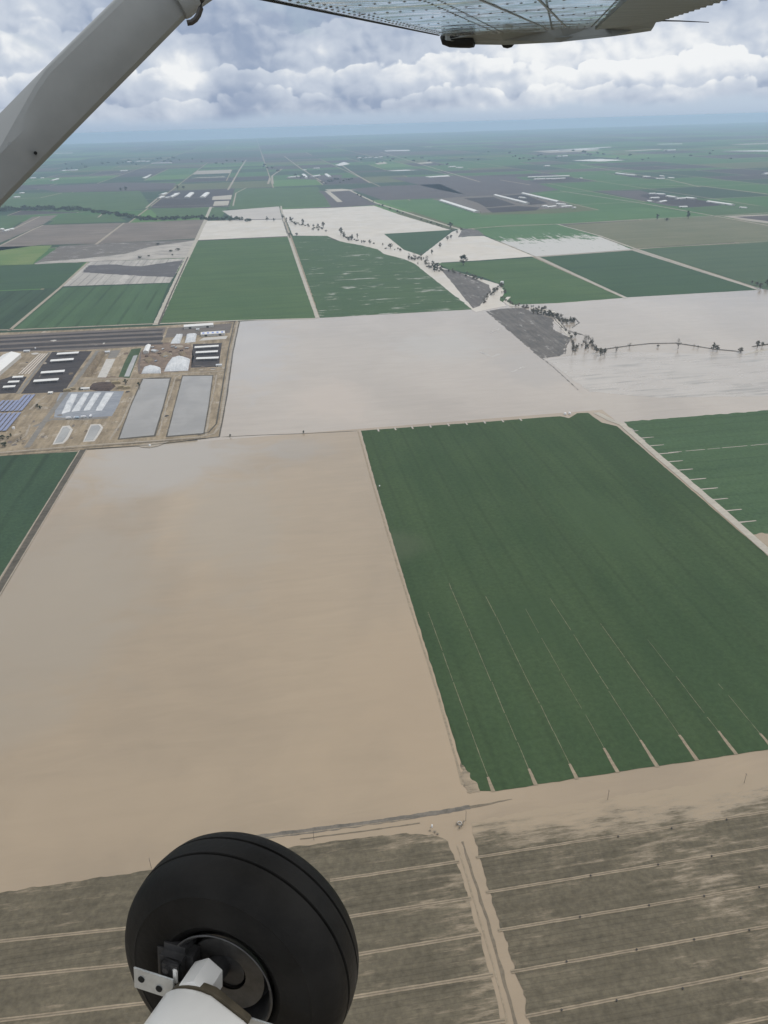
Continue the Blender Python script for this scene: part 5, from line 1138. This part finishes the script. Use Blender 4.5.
for pts_, w_ in (([(228, 190), (240, 169), (246, 160)], 16), ([(268, 184), (270, 178)], 18), ([(273, 184), (272, 176), (282, 169)], 16), ([(324, 183), (300, 168), (284, 156)], 14), ([(370, 183), (350, 171), (340, 164)], 14), ([(180, 177), (240, 175)], 14), ([(0, 199), (40, 198), (62, 193)], 14), ([(90, 178), (128, 172), (170, 171)], 14), ([(500, 180), (530, 185)], 14), ([(640, 185), (700, 186), (768, 194)], 14), ([(500, 150), (640, 152), (768, 160)], 14), ([(580, 165), (670, 180), (700, 187)], 14)):
    strip('road', pts_, w_, 0.85, m_track, None, jit=2, step=40)
# ------------------------------------------------------------------ daylight, clouds and air
SUN_EL, SUN_AZ = R_(54), R_(66)              # azimuth clockwise from the fields' long axis: ahead and to the right
sd = bpy.data.lights.new('sun', 'SUN'); so = bpy.data.objects.new('sun', sd); COL.objects.link(so)
sd.energy = 1.4; sd.angle = R_(14); sd.color = (1.0, 0.95, 0.88)
sv = Vector((math.sin(SUN_AZ)*math.cos(SUN_EL), math.cos(SUN_AZ)*math.cos(SUN_EL), math.sin(SUN_EL)))
so.rotation_euler = sv.to_track_quat('Z', 'Y').to_euler(); so.location = (0, 0, H+300)
w = bpy.data.worlds.new('World'); sc.world = w; w.use_nodes = True
N = NT(w.node_tree); bg = w.node_tree.nodes['Background']; bg.inputs['Strength'].default_value = 0.1
sky = N.n.new('ShaderNodeTexSky'); sky.sky_type = 'NISHITA'; sky.sun_disc = False
sky.sun_elevation = SUN_EL; sky.sun_rotation = SUN_AZ; sky.altitude = 400; sky.dust_density = 2.0
d = N.n.new('ShaderNodeTexCoord').outputs['Generated']
DX, DY, DZ = N.xyz(d)
az = N.mul(N.m('ARCTAN2', DX, DY), 57.2958)
az = N.sub(az, math.degrees(YAW))                       # degrees right of the view
el = N.mul(N.m('ARCSINE', DZ), 57.2958)
# cumulus: puffs get smaller and flatter towards the horizon
def field(ox, oy, sx, sy, detail, rough, dist=0.0):
    return N.noise(N.vec(N.mul(N.add(az, ox), sx), N.mul(N.add(el, oy), sy), 0.37), 1.0, detail, rough, dist)
def gauss(ca, ce, ra, re, amp):
    dx = N.m('DIVIDE', N.sub(az, ca), ra); dy = N.m('DIVIDE', N.sub(el, ce), re)
    return N.mul(N.m('EXPONENT', N.mul(N.add(N.mul(dx, dx), N.mul(dy, dy)), -1.0)), amp)
def puff(ox, oy):
    x = N.add(az, ox); y = N.add(N.mul(el, 1.2), oy)
    v = N.vec(x, y, 0.3)
    wob = N.noise(N.vec(N.mul(x, 0.5), N.mul(y, 0.5), 4.1), 1.0, 2, 0.55, 0, True)
    wv = N.n.new('ShaderNodeVectorMath'); wv.operation = 'MULTIPLY_ADD'
    N.put(wv.inputs[0], wob); wv.inputs[1].default_value = (2.2, 1.9, 0); N.put(wv.inputs[2], v)
    tot = 0.0
    for sc_, amp in ((0.115, 0.46), (0.30, 0.30), (0.80, 0.19)):
        vo = N.n.new('ShaderNodeTexVoronoi'); vo.voronoi_dimensions = '2D'; vo.feature = 'F1'; vo.inputs['Scale'].default_value = sc_
        N.put(vo.inputs['Vector'], wv.outputs[0])
        tot = N.add(N.mul(vo.outputs['Distance'], -amp), tot)
    return N.add(tot, 0.62)
h0 = puff(0, 0); h1 = puff(0.30, 0.42)
fine = field(31, 5, 0.75, 1.0, 7, 0.66, 0.5)
broad = field(3, 8, 0.09, 0.26, 4, 0.5, 0.2)
lit = N.mul(N.sub(h0, h1), 1.15)
bias = 0.0
for g in ((-24, 3.9, 4.5, 2.0, 0.24), (-11.9, 3.2, 1.5, 1.1, 0.34), (-13.5, 4.3, 1.6, 0.8, 0.10), (-15.5, 1.7, 5.0, 1.1, -0.24), (-8.5, 2.0, 2.0, 1.4, -0.20), (-9, 5.6, 5.5, 1.5, -0.17), (-17.5, 5.6, 3.0, 1.2, -0.06),
          (-4.0, 3.4, 2.2, 1.4, 0.17), (-2.0, 1.4, 4, 0.7, -0.12), (3.0, 3.6, 3.0, 1.3, 0.18), (9, 2.9, 4.0, 1.3, 0.18), (16, 3.2, 5.0, 1.4, 0.18), (23, 3.4, 4.0, 1.6, 0.16), (-3, 6.6, 7, 1.0, -0.06), (2.5, 5.2, 3.2, 0.7, -0.10),
          (12, 1.3, 14, 0.5, -0.08), (12, 5.3, 6, 0.6, -0.05)):
    bias = N.add(gauss(*g), bias)
# the puffs stand out most where the bank is bright
amp = N.lin(bias, -0.25, 0.25, 0.55, 1.15)
det = N.mul(N.add(N.add(N.mul(N.sub(h0, 0.5), 0.40), N.mul(N.sub(fine, 0.5), 0.42)), lit), amp)
val = N.add(det, N.add(N.mul(bias, 1.38), N.mul(N.sub(broad, 0.5), 1.1)))
# heaped tops: each bank of cumulus has a bright cauliflower rim and a greyer body below it
def rim(c, A, fr, seed, amp, lump, fall):
    T = N.add(c, N.mul(N.sub(N.noise(N.vec(N.mul(az, fr), seed, 0), 1.0, 3, 0.55), 0.5), 2*A))
    T = N.add(T, N.add(N.mul(N.sub(h0, 0.45), lump), N.mul(N.sub(fine, 0.5), 0.5)))
    d_ = N.sub(T, el)
    ins = N.step(d_, -0.02, 0.16)
    a_ = N.mul(N.step(N.noise(N.vec(N.mul(az, 0.22), seed+5.0, 0), 1.0, 2, 0.5), 0.30, 0.62, 0.25, 1.0), amp)
    inner = N.mul(ins, N.m('EXPONENT', N.mul(N.m('MAXIMUM', d_, 0.0), -1.0/fall)))
    outer = N.mul(N.sub(1.0, ins), N.m('EXPONENT', N.mul(N.m('MAXIMUM', N.mul(d_, -1.0), 0.0), -1.6)))
    return N.mul(N.sub(inner, N.mul(outer, 0.45)), a_)
for g in ((6.6, 1.3, 0.08, 2.2, 0.16, 3.2, 1.1), (4.3, 1.7, 0.10, 7.7, 0.34, 3.6, 1.0), (2.3, 1.1, 0.15, 13.1, 0.20, 2.6, 0.7)):
    val = N.add(val, rim(*g))
val = N.add(val, N.lin(az, -8, 10, 0.50, 0.56))
dark, midc, brt = (2.6, 3.2, 4.35), (4.7, 5.2, 6.0), (7.35, 7.5, 7.6)
cl = N.mix(N.step(val, 0.08, 0.58), dark, midc)
cl = N.mix(N.step(val, 0.50, 0.95), cl, brt)
# gaps of blue between the puffs, only above the bank
gap = N.mul(N.step(N.sub(field(77, 3, 0.12, 0.33, 5, 0.55, 0.3), N.mul(N.step(el, 2.5, 6.0), -0.03)), 0.60, 0.70), N.step(el, 3.0, 5.0))
cl = N.mix(N.mul(gap, 0.25), cl, N.scale(sky.outputs[0], 1.0))
# high overhead: one bright broken layer
ov = N.noise(N.vec(N.m('DIVIDE', DX, N.m('MAXIMUM', DZ, 0.05)), N.m('DIVIDE', DY, N.m('MAXIMUM', DZ, 0.05)), 0), 0.8, 6, 0.55, 0.3)
over = N.mix(N.step(ov, 0.34, 0.66), (5.6, 5.9, 6.4), (8.2, 8.2, 8.1))
over = N.mix(N.step(ov, 0.36, 0.28), over, N.scale(sky.outputs[0], 1.0))
cl = N.mix(N.step(el, 8.5, 14.0), cl, over)
# flat cloud base above a pale blue band of distant air
bandc = N.mix(N.lin(az, -22, 22), (3.6, 4.4, 5.5), (4.2, 4.95, 5.9))
bandc = N.mix(N.step(el, -0.6, 0.8), N.mix(N.lin(az, -22, 22), (3.0, 3.85, 5.0), (3.4, 4.2, 5.3)), bandc)
base = N.add(N.lin(az, -22, 22, 0.45, 0.75), N.mul(N.sub(field(11, 0, 0.35, 0.12, 4, 0.55), 0.5), 0.9))
k = N.step(N.sub(el, base), -0.25, 0.5)
full = N.mix(k, bandc, cl)
w.node_tree.links.new(full, bg.inputs['Color'])
# the air itself
hm = bpy.data.materials.new('haze'); hm.use_nodes = True
for n in list(hm.node_tree.nodes):
    if n.type == 'BSDF_PRINCIPLED': hm.node_tree.nodes.remove(n)
pv = hm.node_tree.nodes.new('ShaderNodeVolumePrincipled')
pv.inputs['Color'].default_value = (0.58, 0.77, 1.0, 1); pv.inputs['Density'].default_value = HAZE; pv.inputs['Anisotropy'].default_value = 0.25
hm.node_tree.links.new(pv.outputs[0], hm.node_tree.nodes['Material Output'].inputs['Volume'])
bm = bmesh.new(); bm_box(bm, -42000, 42000, -42000, 42000, -1.0, H+6.0)
hz = link('haze', done(bm, 'haze'), hm); tag(hz, 'pale blue haze over the whole plain', kind='stuff')
# ------------------------------------------------------------------ render settings
sc.view_settings.view_transform = 'Standard'; sc.view_settings.look = 'None'; sc.view_settings.gamma = 1.0; sc.view_settings.use_curve_mapping = False
sc.view_settings.exposure = 0.27
sc.render.engine = 'CYCLES'
cy = sc.cycles
cy.use_denoising = True
cy.max_bounces = 6; cy.diffuse_bounces = 2; cy.glossy_bounces = 3; cy.transparent_max_bounces = 16; cy.volume_bounces = 2
cy.sample_clamp_indirect = 8.0
cy.use_adaptive_sampling = False
